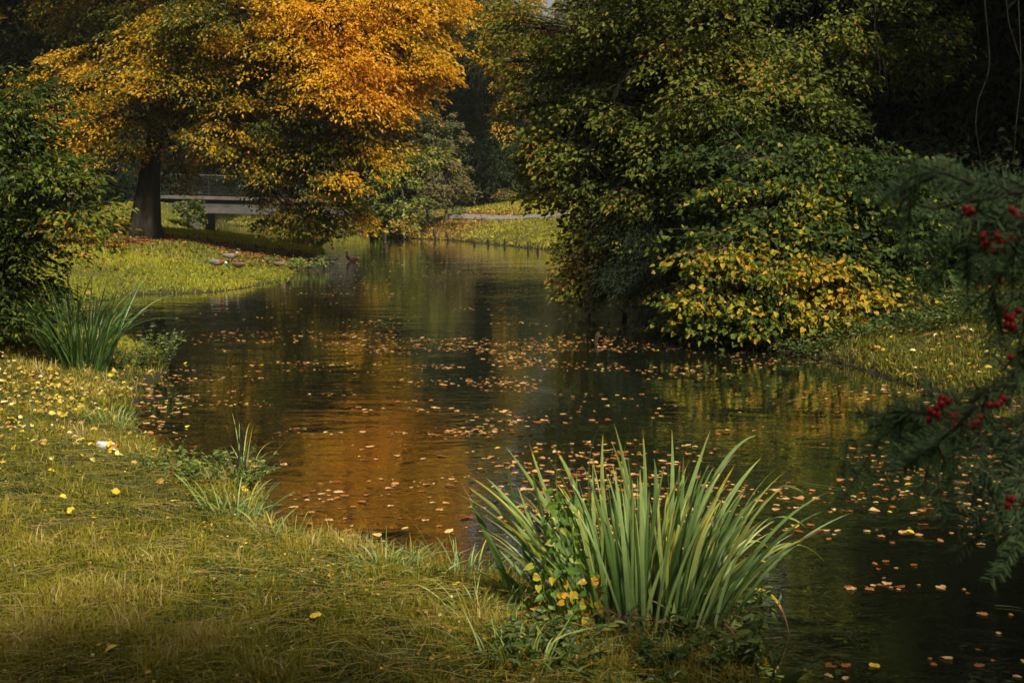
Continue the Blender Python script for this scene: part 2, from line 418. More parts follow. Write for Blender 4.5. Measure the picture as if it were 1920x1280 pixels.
M["berry"] = plain_mat("red_berry", (0.36, 0.008, 0.008), 0.4, (0.22, 0.005, 0.006), 90.0)
M["gravel"] = plain_mat("path_gravel", (0.13, 0.11, 0.095), 0.9, (0.22, 0.195, 0.17), 9.0, bump=0.01)
M["dead"] = leaf_mat("dead_leaf", [(0.0, (0.07, 0.03, 0.015)), (0.5, (0.16, 0.085, 0.04)), (1.0, (0.32, 0.22, 0.10))], 0.1, 0.6)
for k, c, c2, r in [("duck_green", (0.006, 0.035, 0.018), (0.01, 0.06, 0.03), 0.3), ("duck_brown", (0.10, 0.05, 0.025), (0.20, 0.12, 0.07), 0.7),
                    ("duck_grey", (0.13, 0.115, 0.10), (0.20, 0.18, 0.16), 0.7), ("duck_breast", (0.10, 0.035, 0.02), (0.15, 0.06, 0.03), 0.7),
                    ("duck_black", (0.01, 0.01, 0.01), (0.025, 0.022, 0.02), 0.5), ("duck_white", (0.40, 0.39, 0.36), (0.5, 0.48, 0.45), 0.7),
                    ("bill_yellow", (0.42, 0.30, 0.04), (0.5, 0.36, 0.06), 0.4), ("duck_orange", (0.55, 0.17, 0.03), (0.6, 0.2, 0.04), 0.5),
                    ("bill_brown", (0.22, 0.11, 0.03), (0.3, 0.15, 0.05), 0.5)]:
    M[k] = plain_mat(k, c, r, c2, 45.0)

# water: dark and murky, a dielectric film over brown green water
def water_mat():
    m, nt, out = new_mat("pond_water"); L = nt.links.new
    geo = nt.nodes.new("ShaderNodeNewGeometry")
    mp = nt.nodes.new("ShaderNodeMapping"); mp.inputs["Scale"].default_value = (0.55, 1.0, 1.0); mp.inputs["Rotation"].default_value = (0, 0, 0.12)
    L(geo.outputs["Position"], mp.inputs[0])
    n1 = N_(nt, "ShaderNodeTexNoise", Scale=5.5, Detail=3.0, Roughness=0.55, Distortion=0.5); L(mp.outputs[0], n1.inputs["Vector"])
    n2 = N_(nt, "ShaderNodeTexNoise", Scale=1.2, Detail=2.0, Roughness=0.5); L(mp.outputs[0], n2.inputs["Vector"])
    n3 = N_(nt, "ShaderNodeTexNoise", Scale=0.14, Detail=2.0); L(geo.outputs["Position"], n3.inputs["Vector"])
    mr = N_(nt, "ShaderNodeMapRange"); mr.inputs[1].default_value = 0.35; mr.inputs[2].default_value = 0.65; mr.inputs[3].default_value = 0.3; mr.inputs[4].default_value = 1.0
    L(n3.outputs["Fac"], mr.inputs[0])
    m1 = N_(nt, "ShaderNodeMath", operation="MULTIPLY"); L(n1.outputs["Fac"], m1.inputs[0]); L(mr.outputs[0], m1.inputs[1])
    b1 = N_(nt, "ShaderNodeBump", Strength=1.0, Distance=RIPPLE_FINE); L(m1.outputs[0], b1.inputs["Height"])
    b2 = N_(nt, "ShaderNodeBump", Strength=1.0, Distance=RIPPLE_BROAD); L(n2.outputs["Fac"], b2.inputs["Height"]); L(b1.outputs[0], b2.inputs["Normal"])
    p = N_(nt, "ShaderNodeBsdfPrincipled", Roughness=0.025, IOR=1.9); p.inputs["Base Color"].default_value = (0.010, 0.012, 0.006, 1)
    p.inputs["Specular IOR Level"].default_value = 0.5
    gl = N_(nt, "ShaderNodeBsdfGlossy", Roughness=0.02); gl.inputs["Color"].default_value = (1, 1, 1, 1); L(b2.outputs[0], gl.inputs["Normal"])
    mx = nt.nodes.new("ShaderNodeMixShader"); mx.inputs[0].default_value = 0.38
    L(b2.outputs[0], p.inputs["Normal"]); L(p.outputs[0], mx.inputs[1]); L(gl.outputs[0], mx.inputs[2]); L(mx.outputs[0], out.inputs[0])
    return m
RIPPLE_FINE, RIPPLE_BROAD = 0.0055, 0.010
M["water"] = water_mat()

def ground_mat():
    m, nt, out = new_mat("park_ground"); L = nt.links.new
    geo = nt.nodes.new("ShaderNodeNewGeometry")
    n1 = N_(nt, "ShaderNodeTexNoise", Scale=9.0, Detail=8.0, Roughness=0.75); L(geo.outputs["Position"], n1.inputs["Vector"])
    n2 = N_(nt, "ShaderNodeTexNoise", Scale=0.8, Detail=4.0, Roughness=0.6); L(geo.outputs["Position"], n2.inputs["Vector"])
    n3 = N_(nt, "ShaderNodeTexNoise", Scale=70.0, Detail=3.0); L(geo.outputs["Position"], n3.inputs["Vector"])
    g1 = ramp(nt, [(0.35, (0.025, 0.022, 0.007)), (0.5, (0.060, 0.055, 0.012)), (0.66, (0.13, 0.11, 0.028))]); L(n1.outputs["Fac"], g1.inputs[0])
    g2 = ramp(nt, [(0.35, (0.055, 0.075, 0.010)), (0.62, (0.13, 0.11, 0.025))]); L(n2.outputs["Fac"], g2.inputs[0])
    mg = N_(nt, "ShaderNodeMix", data_type="RGBA"); mg.inputs[0].default_value = 0.5
    L(g1.outputs[0], mg.inputs[6]); L(g2.outputs[0], mg.inputs[7])
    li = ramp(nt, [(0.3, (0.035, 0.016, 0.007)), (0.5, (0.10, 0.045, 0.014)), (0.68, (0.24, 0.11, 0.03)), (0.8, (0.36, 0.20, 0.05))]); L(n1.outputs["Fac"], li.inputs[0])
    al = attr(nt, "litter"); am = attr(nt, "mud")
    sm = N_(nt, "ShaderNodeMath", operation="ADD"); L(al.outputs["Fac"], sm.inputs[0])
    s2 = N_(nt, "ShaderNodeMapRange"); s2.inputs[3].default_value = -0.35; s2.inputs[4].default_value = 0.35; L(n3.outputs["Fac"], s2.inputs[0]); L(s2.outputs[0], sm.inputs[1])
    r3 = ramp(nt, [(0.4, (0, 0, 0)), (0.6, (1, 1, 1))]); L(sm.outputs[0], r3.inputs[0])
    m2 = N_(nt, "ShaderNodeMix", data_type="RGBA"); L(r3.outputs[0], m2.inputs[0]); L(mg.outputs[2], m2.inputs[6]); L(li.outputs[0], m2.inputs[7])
    m3 = N_(nt, "ShaderNodeMix", data_type="RGBA"); L(am.outputs["Fac"], m3.inputs[0]); L(m2.outputs[2], m3.inputs[6]); m3.inputs[7].default_value = (0.030, 0.024, 0.014, 1)
    p = N_(nt, "ShaderNodeBsdfPrincipled", Roughness=0.9); p.inputs["Specular IOR Level"].default_value = 0.2
    b = N_(nt, "ShaderNodeBump", Strength=0.8, Distance=0.05); L(n1.outputs["Fac"], b.inputs["Height"]); L(b.outputs[0], p.inputs["Normal"])
    L(m3.outputs[2], p.inputs["Base Color"]); L(p.outputs[0], out.inputs[0])
    return m
M["ground"] = ground_mat()
# ---------------------------------------------------------------- the pond outline
def g2(px, py): return tuple(G(px, py)[:2])
POND = [g2(1440, 1300), g2(1400, 1210), g2(1330, 1155), g2(1200, 1130), g2(1060, 1118), g2(950, 1100), g2(860, 1085), g2(800, 1070), g2(700, 1040), g2(600, 1020),
        g2(535, 985), g2(505, 935), g2(490, 905), g2(400, 890), g2(310, 850), g2(262, 800), g2(250, 750), g2(285, 715), g2(315, 694),
        g2(300, 672), g2(262, 650), g2(225, 640), g2(180, 628), g2(120, 612), g2(150, 572), g2(250, 553), g2(320, 551), g2(400, 548), g2(470, 538), g2(530, 528), g2(560, 508),
        g2(585, 488), g2(606, 470), g2(600, 458), (-9.4, 56.5), (-12.2, 60), (-15.0, 63.5), (-15.6, 69), (-18.5, 79), (-26, 87), (-45, 92),
        (-46, 101), (-28, 97), (-19.5, 89), (-13, 79), (-9.3, 73), (-6.7, 69), (-6.6, 64.5), g2(760, 447), g2(850, 451), g2(930, 459), g2(1010, 467),
        g2(1090, 478), g2(1180, 498), g2(1270, 530), g2(1310, 566), g2(1290, 590), g2(1245, 606), g2(1262, 628), g2(1330, 645), g2(1500, 664), g2(1600, 690), g2(1700, 722),
        g2(1800, 745), g2(1920, 762), (7.5, 11.2), (12, 9.5), (30, 9), (30, 2.5), (8, 2.2), (3.2, 2.6), (1.6, 3.9)]
PA = np.array(POND); PB = np.roll(PA, -1, axis=0)

def shore(x, y):
    """signed distance to the pond edge: positive on land"""
    x = np.asarray(x, float).ravel(); y = np.asarray(y, float).ravel()
    best = np.full(x.shape, 1e18); ins = np.zeros(x.shape, bool)
    for a, b in zip(PA, PB):
        e = b - a; wx = x - a[0]; wy = y - a[1]
        t = np.clip((wx * e[0] + wy * e[1]) / (e @ e), 0, 1)
        best = np.minimum(best, (wx - e[0] * t) ** 2 + (wy - e[1] * t) ** 2)
        c = (a[1] > y) != (b[1] > y)
        with np.errstate(divide="ignore", invalid="ignore"):
            xi = (b[0] - a[0]) * (y - a[1]) / (b[1] - a[1] + 1e-12) + a[0]
        ins ^= c & (x < xi)
    d = np.sqrt(best)
    wob = 0.16 * (fbm(x * 1.9, y * 1.9, 17.0, 2) - 0.5) + 0.10 * (fbm(x * 6, y * 6, 19.0, 2) - 0.5)
    wob = np.where(y < 24, wob, wob * np.minimum(y / 20, 4))
    return np.where(ins, -d, d) + wob

PATHPTS = np.array([(-6.6, 66.2), (-4.5, 66.4), (-3.0, 66.0), (0.0, 62.8), (2.6, 59.5), (5.5, 57.5), (9, 56.0), (16, 54), (30, 52)], float)
def path_dist(x, y):
    best = np.full(np.shape(x), 1e18)
    for a, b in zip(PATHPTS[:-1], PATHPTS[1:]):
        e = b - a; wx = x - a[0]; wy = y - a[1]
        t = np.clip((wx * e[0] + wy * e[1]) / (e @ e), 0, 1)
        best = np.minimum(best, (wx - e[0] * t) ** 2 + (wy - e[1] * t) ** 2)
    return np.sqrt(best)

def sstep(a, b, x):
    t = np.clip((x - a) / (b - a), 0, 1); return t * t * (3 - 2 * t)

def ground(x, y, s=None, rough=True):
    x = np.asarray(x, float).ravel(); y = np.asarray(y, float).ravel()
    if s is None: s = shore(x, y)
    near = sstep(19, 14, y) * sstep(3.0, 2.0, x)             # the bank we stand on
    left = sstep(14, 19, y) * sstep(-2, -5, x) * sstep(66, 60, y + 0 * x)
    right = sstep(4, 6, x - 0 * y) * sstep(45, 35, y)
    a = 2.05 + 0 * x; b = 5.0 + 0 * x
    a = a + (2.1 - a) * left; b = b + (15 - b) * left
    a = a + (1.7 - a) * right; b = b + (8.0 - b) * right
    a = a + (0.36 - a) * near; b = b + (1.5 - b) * near
    sp_ = np.maximum(s, 0)
    z = a * (1 - np.exp(-sp_ / b)) + 0.035 * (1 - np.exp(-sp_ / 0.12))
    z = z + 0.012 * np.maximum(sp_ - 30, 0)
    bump = lambda cx, cy, rx, ry, h: h * np.exp(-((x - cx) / rx) ** 2 - ((y - cy) / ry) ** 2)
    z = z + bump(-17.8, 66, 2.0, 4.5, 1.1) * sstep(0, 1.5, s)
    z = z + bump(-9.2, 36.5, 1.6, 1.3, 0.33) * sstep(0, 1.0, s)
    land = sstep(0.0, 0.5, s)
    if rough:
        z = z + land * (fbm(x * 0.35, y * 0.35, 0.0, 3) - 0.5) * 0.18 * sstep(0, 4, s)
        z = z + land * (fbm(x * 3.1, y * 3.1, 5.0, 3) - 0.5) * 0.07
        z = z + 0.03 * (fbm(x * 7, y * 7, 9.0, 2) - 0.5) * sstep(-0.3, 0.1, s)
    z = np.where(s < 0, np.minimum(z, 0.02) - 0.7 * (1 - np.exp(s / 0.7)) , z)
    return z

def gz(x, y): return float(ground([x], [y])[0])

def hit(px, py, d0=3.0, d1=200.0):
    """first point of the ray that meets ground or water"""
    d = np.exp(np.linspace(math.log(d0), math.log(d1), 900))
    p = np.array([P(px, py, k) for k in d])
    h = np.maximum(ground(p[:, 0], p[:, 1]), 0.0)
    i = np.where(p[:, 2] <= h)[0]
    return p[i[0]] if len(i) else p[-1]

def axis_pts(spec):
    out = [spec[0][0]]
    for a, b, st in spec:
        n = max(1, int(round((b - a) / st))); out += list(np.linspace(a, b, n + 1)[1:])
    return np.array(out)

xs = axis_pts([(-300, -60, 12), (-60, -28, 1.6), (-28, -12, 0.4), (-12, -6, 0.2), (-6, 4.5, 0.09), (4.5, 9, 0.2), (9, 24, 0.5), (24, 60, 2), (60, 300, 12)])
ys = axis_pts([(-80, -10, 7), (-10, 3, 0.6), (3, 18, 0.09), (18, 30, 0.25), (30, 72, 0.4), (72, 110, 1.0), (110, 330, 10)])
X, Y = np.meshgrid(xs, ys); X = X.ravel(); Y = Y.ravel()
S = shore(X, Y); Z = ground(X, Y, S)
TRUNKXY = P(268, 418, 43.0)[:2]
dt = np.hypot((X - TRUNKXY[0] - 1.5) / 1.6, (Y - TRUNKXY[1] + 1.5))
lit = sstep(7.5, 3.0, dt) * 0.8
lit = np.maximum(lit, sstep(2.2, 0.8, np.abs((Y - 41.5) - (-(X + 12) * -0.72 * 0.55))) * sstep(-13, -11, X) * sstep(-4, -6, X) * 0.75)  # brown band right of the trunk: leaf litter with the crown's shadow painted in
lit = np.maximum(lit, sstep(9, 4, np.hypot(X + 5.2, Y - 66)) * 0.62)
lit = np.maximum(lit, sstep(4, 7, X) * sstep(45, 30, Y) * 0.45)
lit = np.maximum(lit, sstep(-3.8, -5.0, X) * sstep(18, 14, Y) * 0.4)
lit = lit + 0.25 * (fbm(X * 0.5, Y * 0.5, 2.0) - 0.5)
mud = sstep(0.45, 0.05, S) * 0.95
i0 = np.arange(len(xs) - 1)[None]; j0 = np.arange(len(ys) - 1)[:, None] * len(xs)
quad = np.stack([j0 + i0, j0 + i0 + 1, j0 + len(xs) + i0 + 1, j0 + len(xs) + i0], -1).reshape(-1, 4)
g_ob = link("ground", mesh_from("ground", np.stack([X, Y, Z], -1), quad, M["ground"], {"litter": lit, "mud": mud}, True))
tag(g_ob, kind="structure")

wv = np.array([[-60, -2, 0], [45, -2, 0], [45, 112, 0], [-60, 112, 0]], float)
w_ob = link("pond_water", mesh_from("pond_water", wv, np.array([[0, 1, 2, 3]]), M["water"]))
tag(w_ob, kind="structure")

# gravel path ribbon laid on the lawn
t = np.linspace(0, len(PATHPTS) - 1, 90); i = np.clip(t.astype(int), 0, len(PATHPTS) - 2); f = (t - i)[:, None]
f = f * f * (3 - 2 * f) * 0.4 + f * 0.6
pc = PATHPTS[i] * (1 - f) + PATHPTS[i + 1] * f
tg = norm(np.gradient(pc, axis=0)); nr = np.stack([-tg[:, 1], tg[:, 0]], -1)
cols = []
for k in np.linspace(-1.0, 1.0, 7):
    wob = 0.10 * (fbm(pc[:, 0] * 1.3, pc[:, 1] * 1.3, k * 3) - 0.5)
    q = pc + nr * (k * 0.45 + wob[:, None])
    cols.append(np.stack([q[:, 0], q[:, 1], ground(q[:, 0], q[:, 1], None, True) + 0.07 - 0.05 * abs(k) ** 3], -1))
pv = np.stack(cols, 1).reshape(-1, 3); n = len(pc)
a = np.arange(n - 1)[:, None] * 7 + np.arange(6)[None]
p_ob = link("path", mesh_from("path", pv, np.stack([a, a + 1, a + 8, a + 7], -1).reshape(-1, 4), M["gravel"], None, True))
tag(p_ob, kind="structure")

# ---------------------------------------------------------------- grass
def blades(x, y, h, w, rng, lean=0.7, t0=0.45, tvar=0.2, z=None, curve=0.8):
    n = len(x)
    if z is None: z = ground(x, y)
    a = rng.random(n) * 2 * PI; d = np.stack([np.cos(a), np.sin(a), 0 * a], -1)
    b = rng.random(n) * 2 * PI; sd = np.stack([np.cos(b), np.sin(b), 0 * b], -1)
    le = lean * np.abs(rng.normal(size=n)); 
    base = np.stack([x, y, z - 0.006], -1)
    up = np.array([0, 0, 1.0])
    h = h[:, None]; le = le[:, None]; k = 1 / np.sqrt(1 + le ** 2)
    mid = base + (up * 0.55 + d * le * 0.45) * h * k
    tip = base + (up * np.maximum(0.9 - curve * 0.25 * le, 0.25) + d * le * (0.9 + curve * 0.5)) * h * k
    w = w[:, None]
    V = np.stack([base - sd * w / 2, base + sd * w / 2, mid + sd * w * 0.42, mid - sd * w * 0.42, tip], 1).reshape(-1, 3)
    o = np.arange(n)[:, None] * 5
    Fq = o + np.array([[0, 1, 2, 3]]); Ft = o + np.array([[3, 2, 4]])
    tt = np.clip(t0 + tvar * rng.normal(size=n), 0, 1)
    return V, Fq, Ft, np.repeat(tt, 5)

def sample_land(n, d0, d1, xr, rng, pw=2.0, smin=0.02, smax=1e9):
    """points in the view cone with density ~ 1/d^pw, on land"""
    u = rng.random(n)
    if pw == 2.0: d = d0 * (d1 / d0) ** u
    else: d = (d0 ** (2 - pw) + u * (d1 ** (2 - pw) - d0 ** (2 - pw))) ** (1 / (2 - pw))
    x = d * (xr[0] + (xr[1] - xr[0]) * rng.random(n))
    s = shore(x, d); k = (s > smin) & (s < smax)
    return x[k], d[k], s[k]

rng = np.random.default_rng(5)
x, y, s = sample_land(720000, 3.0, 20, (-0.90, 0.30), rng)
k = x < 2.2; x, y, s = x[k], y[k], s[k]
patch = fbm(x * 1.6, y * 1.6, 1.0, 3); fine = fbm(x * 7, y * 7, 4.0, 2)
patch = 0.6 * patch + 0.4 * fbm(x * 4.2, y * 4.2, 8.0, 2); k = rng.random(len(x)) < sstep(0.0, 0.22, s + 0.1 * fine) * (0.14 + 1.5 * np.clip(fbm(x * 5, y * 5, 21.0, 2) * 1.8 - 0.45, 0, 1)); x, y, s, patch, fine = x[k], y[k], s[k], patch[k], fine[k]
h = (0.018 + 0.072 * np.clip(patch * 2.6 - 0.85, 0, 1.2) + 0.045 * (fine > 0.58)) * (0.4 + 1.2 * rng.random(len(x)) ** 1.5)
h = h + 0.17 * np.exp(-s / 0.25) * rng.random(len(x)) ** 2 * np.clip(fine * 2 - .4, 0, 1.2)
w = (0.0026 + 0.00052 * y) * (0.5 + 1.1 * rng.random(len(x)) ** 1.5)
V, Fq, Ft, T = blades(x, y, h, w, rng, 0.95, 0.0, 0.20)
T = np.clip(T + np.repeat(-0.42 + 1.6 * patch + 0.5 * (fine - 0.5) + 0.12 * np.exp(-s / 0.4), 5), 0, 1)
mb = MB(); mb.v = [V]; mb.t = [T]; mb.f = {4: [Fq], 3: [Ft]}; mb.m = {4: [np.zeros(len(Fq))], 3: [np.zeros(len(Ft))]}
o = mb.build("bank_grass", M["grass"]); tag(o, "shaggy olive grass on the near bank at the bottom left", "grass", kind="stuff")

# straw laid flat in the mown grass
x, y, s = sample_land(9000, 4.3, 12, (-0.48, 0.24), rng, smin=0.1); n = len(x)
a = rng.random(n) * 2 * PI; D = np.stack([np.cos(a), np.sin(a), 0.15 * rng.normal(size=n)], -1)
C0 = np.stack([x, y, ground(x, y) + 0.025 + 0.03 * rng.random(n)], -1)
Ln = 0.10 + 0.22 * rng.random(n)
B0 = C0 + D * Ln[:, None]; B0[:, 2] = ground(B0[:, 0], B0[:, 1]) + 0.015 + 0.03 * rng.random(n)
cm = (C0 + B0) / 2 + np.array([0, 0, 0.02]) + 0.03 * rng.normal(size=C0.shape) * np.array([1, 1, .4])
V, q = tubes(C0, cm, B0, 0.0015, 0.0007, 4, 3)
o = link("dry_straw", mesh_from("dry_straw", V, q, M["grass"], np.repeat(np.clip(0.78 + 0.15 * rng.normal(size=n), 0.4, 1), 15)))
tag(o, "dry straw lying in the near mown grass", "straw", kind="stuff")

# clover, moss tufts and small broad leaves between the blades
x, y, s = sample_land(42000, 4.3, 16, (-0.48, 0.22), rng, smin=0.03); pz = fbm(x * 2.2, y * 2.2, 31.0, 3); k = (x < 2.0) & (rng.random(len(x)) < np.clip(pz * 5 - 2.3, 0.04, 1)); x, y = x[k], y[k]; n = len(x)
C0 = np.stack([x, y, ground(x, y) + 0.012 + 0.035 * rng.random(n)], -1); D = rdir(n, rng) * np.array([1, 1, .35]); Nn = np.array([0, -.1, 1.0]) + 0.4 * rng.normal(size=(n, 3)); Ls = 0.012 + 0.02 * rng.random(n)
V, Fa, T = leaves(C0, D, Nn, Ls, Ls * .75, "rhomb", np.clip(0.35 + 0.22 * rng.normal(size=n), 0, 1))
o = link("clover", mesh_from("clover", V, Fa, M["herb"], T)); tag(o, "clover and small broad weeds mixed in the near grass", "clover", kind="stuff")
x, y, s = sample_land(5200, 4.3, 14, (-0.48, 0.22), rng, smin=0.03); n = len(x); litter_near = (x, y)

# the far left bank
x, y, s = sample_land(290000, 17, 66, (-0.62, -0.10), rng, 2.0)
patch = fbm(x * 0.5, y * 0.5, 1.0, 3); dt_ = np.hypot((x - TRUNKXY[0] - 1.5) / 1.6, (y - TRUNKXY[1] + 1.5))
k = rng.random(len(x)) > 0.93 * sstep(7.0, 4.0, dt_); x, y, s, patch = x[k], y[k], s[k], patch[k]
h = (0.05 + 0.09 * np.clip(patch * 1.7 - 0.3, 0, 1.2)) * (0.6 + 0.8 * rng.random(len(x))); w = (0.0007 * y) * (0.6 + 0.8 * rng.random(len(x)))
h = h + 0.12 * np.exp(-((x + 9.2) / 1.5) ** 2 - ((y - 36.5) / 1.2) ** 2)
V, Fq, Ft, T = blades(x, y, h, w, rng, 0.9, 0.0, 0.17)
T = np.clip(T + np.repeat(0.2 + 0.6 * patch, 5), 0, 1)
mb = MB(); mb.v = [V]; mb.t = [T]; mb.f = {4: [Fq], 3: [Ft]}; mb.m = {4: [np.zeros(len(Fq))], 3: [np.zeros(len(Ft))]}
o = mb.build("meadow_grass", M["fargrass"]); tag(o, "green grass on the bank under the orange tree", "grass", kind="stuff")

# far bank and lawn by the path
x, y, s = sample_land(150000, 46, 110, (-0.26, 0.22), rng, 2.0)
k = (path_dist(x, y) > 0.8) & (rng.random(len(x)) < sstep(120, 80, y) + 0.15); x, y, s = x[k], y[k], s[k]
patch = fbm(x * 0.35, y * 0.35, 7.0, 3)
h = (0.06 + 0.12 * np.clip(patch * 1.7 - 0.3, 0, 1.2)) * (0.6 + 0.8 * rng.random(len(x))); w = 0.0006 * y * (0.6 + 0.8 * rng.random(len(x)))
V, Fq, Ft, T = blades(x, y, h, w, rng, 0.8, 0.0, 0.14)
T = np.clip(T + np.repeat(0.32 + 0.5 * patch + 0.25 * sstep(8, 3, np.hypot(x + 5, y - 65)), 5), 0, 1)
mb = MB(); mb.v = [V]; mb.t = [T]; mb.f = {4: [Fq], 3: [Ft]}; mb.m = {4: [np.zeros(len(Fq))], 3: [np.zeros(len(Ft))]}
o = mb.build("lawn_grass", M["fargrass"]); tag(o, "bright lawn grass on the far bank around the path", "grass", kind="stuff")

# right bank: low weeds and grass
x, y, s = sample_land(110000, 11, 34, (0.10, 0.44), rng, 2.0)
k = x > 3; x, y, s = x[k], y[k], s[k]
patch = fbm(x * 0.9, y * 0.9, 3.0, 3)
h = (0.035 + 0.09 * np.clip(patch * 1.6 - 0.3, 0, 1)) * (0.6 + 0.8 * rng.random(len(x))); w = 0.0008 * y * (0.6 + 0.8 * rng.random(len(x)))
V, Fq, Ft, T = blades(x, y, h, w, rng, 1.0, 0.12, 0.16); T = np.clip(T + np.repeat(patch * 0.5, 5), 0, 1)
mb = MB(); mb.v = [V]; mb.t = [T]; mb.f = {4: [Fq], 3: [Ft]}; mb.m = {4: [np.zeros(len(Fq))], 3: [np.zeros(len(Ft))]}
o = mb.build("shade_grass", M["grass"]); tag(o, "dark low grass on the shaded right bank", "grass", kind="stuff")
x, y, s = sample_land(26000, 17, 27, (0.10, 0.42), rng, 2.0, smin=-0.25, smax=3.5); k = x > 2.2; x, y, s = x[k], y[k], s[k]; n = len(x)
C0 = np.stack([x, y, np.maximum(ground(x, y), 0) + 0.04 + 0.16 * rng.random(n)], -1); D = rdir(n, rng) * np.array([1, 1, .3]); Nn = np.array([0, 0, 1.0]) + 0.4 * rng.normal(size=(n, 3))
V, Fa, T = leaves(C0, D, Nn, 0.05 + 0.04 * rng.random(n), 0.04, "rhomb", np.clip(0.25 + 0.15 * rng.normal(size=n), 0, 1))
o = link("ground_ivy", mesh_from("ground_ivy", V, Fa, M["herb"], T)); tag(o, "dark ivy ground cover at the water edge under the yellow leaved bush", "ground cover", kind="stuff")

# fallen leaves on the banks (litter nobody could count)
def litter(name, label, x, y, rng, L, tmean, tvar, z=None):
    n = len(x); z = ground(x, y) + 0.02 + 0.03 * rng.random(n) if z is None else z
    C0 = np.stack([x, y, z], -1); D = rdir(n, rng) * np.array([1, 1, .25]); Nn = np.array([0, 0, 1.0]) + 0.45 * rng.normal(size=(n, 3))
    Ls = L * (0.6 + 0.7 * rng.random(n))
    V, Fa, T = leaves(C0, D, Nn, Ls, Ls * 0.75, "leaf", np.clip(tmean + tvar * rng.normal(size=n), 0, 1))
    o = link(name, mesh_from(name, V, Fa, M["litter"], T)); tag(o, label, "fallen leaves", kind="stuff")
x, y, s = sample_land(22000, 7.5, 19, (-0.70, -0.10), rng)
den = sstep(-0.18, -0.36, x / y) * sstep(8, 11.5, y) * np.clip(fbm(x * 1.1, y * 1.1, 3) * 2.6 - 0.75, 0.03, 1)
k = rng.random(len(x)) < den * 0.6; litter("fallen_leaves", "pale yellow fallen leaves on the left near bank", x[k], y[k], rng, 0.055, 0.84, 0.16)
litter("fallen_leaves", "small brown leaf fragments caught in the near grass", litter_near[0], litter_near[1], rng, 0.022, 0.45, 0.25)
x, y, s = sample_land(30000, 24, 60, (-0.46, -0.12), rng); dt_ = np.hypot((x - TRUNKXY[0] - 1.5) / 1.6, (y - TRUNKXY[1] + 1.5))
k = rng.random(len(x)) < 0.05 + 0.95 * sstep(8, 4, dt_); litter("fallen_leaves", "brown leaf litter around the foot of the orange tree", x[k], y[k], rng, 0.11, 0.30, 0.2)
x, y, s = sample_land(9000, 50, 76, (-0.14, 0.05), rng); k = rng.random(len(x)) < 0.12 + 0.8 * sstep(7, 3, np.hypot(x + 5, y - 64.5))
litter("fallen_leaves", "brown leaves on the far bank below the round shrub", x[k], y[k], rng, 0.13, 0.42, 0.25)
x, y, s = sample_land(9000, 11, 30, (0.12, 0.44), rng); k = (x > 3) & (rng.random(len(x)) < 0.30)
litter("fallen_leaves", "brown and yellow leaves scattered on the right bank", x[k], y[k], rng, 0.07, 0.48, 0.28)
# ---------------------------------------------------------------- trees and shrubs
def lb(px, py, d, rx, rz, ry=None, dens=1.0, tint=0.5):
    """crown lobe: centre on the photo ray at distance d, radii given in photo pixels at that distance (ry in metres)"""
    k = d / F
    return (P(px, py, d), (rx * k, ry if ry else 0.8 * min(rx, rz * 1.3) * k, rz * k), dens, tint)

# the orange tree on the left bank
tb = P(268, 418, 43.0); tb[2] = gz(tb[0], tb[1]) - 0.15
top = lambda px, py: P(px, py, 43.0)
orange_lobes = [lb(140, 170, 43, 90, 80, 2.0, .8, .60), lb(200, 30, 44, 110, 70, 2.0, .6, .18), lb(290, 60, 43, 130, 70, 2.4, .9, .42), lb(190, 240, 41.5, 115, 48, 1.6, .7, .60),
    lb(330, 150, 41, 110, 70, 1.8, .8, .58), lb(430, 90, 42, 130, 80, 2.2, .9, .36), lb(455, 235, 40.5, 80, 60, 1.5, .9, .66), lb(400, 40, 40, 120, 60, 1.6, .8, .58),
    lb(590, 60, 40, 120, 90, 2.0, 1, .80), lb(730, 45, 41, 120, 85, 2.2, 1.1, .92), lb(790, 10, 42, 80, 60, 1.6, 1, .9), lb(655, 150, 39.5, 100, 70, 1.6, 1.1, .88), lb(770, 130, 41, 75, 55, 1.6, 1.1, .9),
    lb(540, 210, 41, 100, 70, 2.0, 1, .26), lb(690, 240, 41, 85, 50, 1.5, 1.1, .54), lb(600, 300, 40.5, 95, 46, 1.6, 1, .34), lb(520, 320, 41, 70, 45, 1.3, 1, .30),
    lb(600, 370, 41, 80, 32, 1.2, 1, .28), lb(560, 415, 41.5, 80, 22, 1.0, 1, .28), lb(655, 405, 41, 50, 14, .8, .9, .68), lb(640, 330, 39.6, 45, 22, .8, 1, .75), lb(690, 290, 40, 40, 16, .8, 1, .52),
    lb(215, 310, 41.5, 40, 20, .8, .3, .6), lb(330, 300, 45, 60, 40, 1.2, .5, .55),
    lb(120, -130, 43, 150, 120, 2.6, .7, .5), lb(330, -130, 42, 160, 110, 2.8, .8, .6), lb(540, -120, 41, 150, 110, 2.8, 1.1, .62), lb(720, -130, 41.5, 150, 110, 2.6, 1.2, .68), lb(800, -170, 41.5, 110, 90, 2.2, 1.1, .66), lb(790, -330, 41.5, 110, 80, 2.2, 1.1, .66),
    lb(250, -320, 43, 170, 120, 3.0, .7, .6), lb(480, -330, 43, 180, 130, 3.2, .9, .60), lb(680, -300, 42, 140, 110, 2.6, 1.1, .66), lb(420, -500, 43, 170, 110, 3.0, .7, .75)]
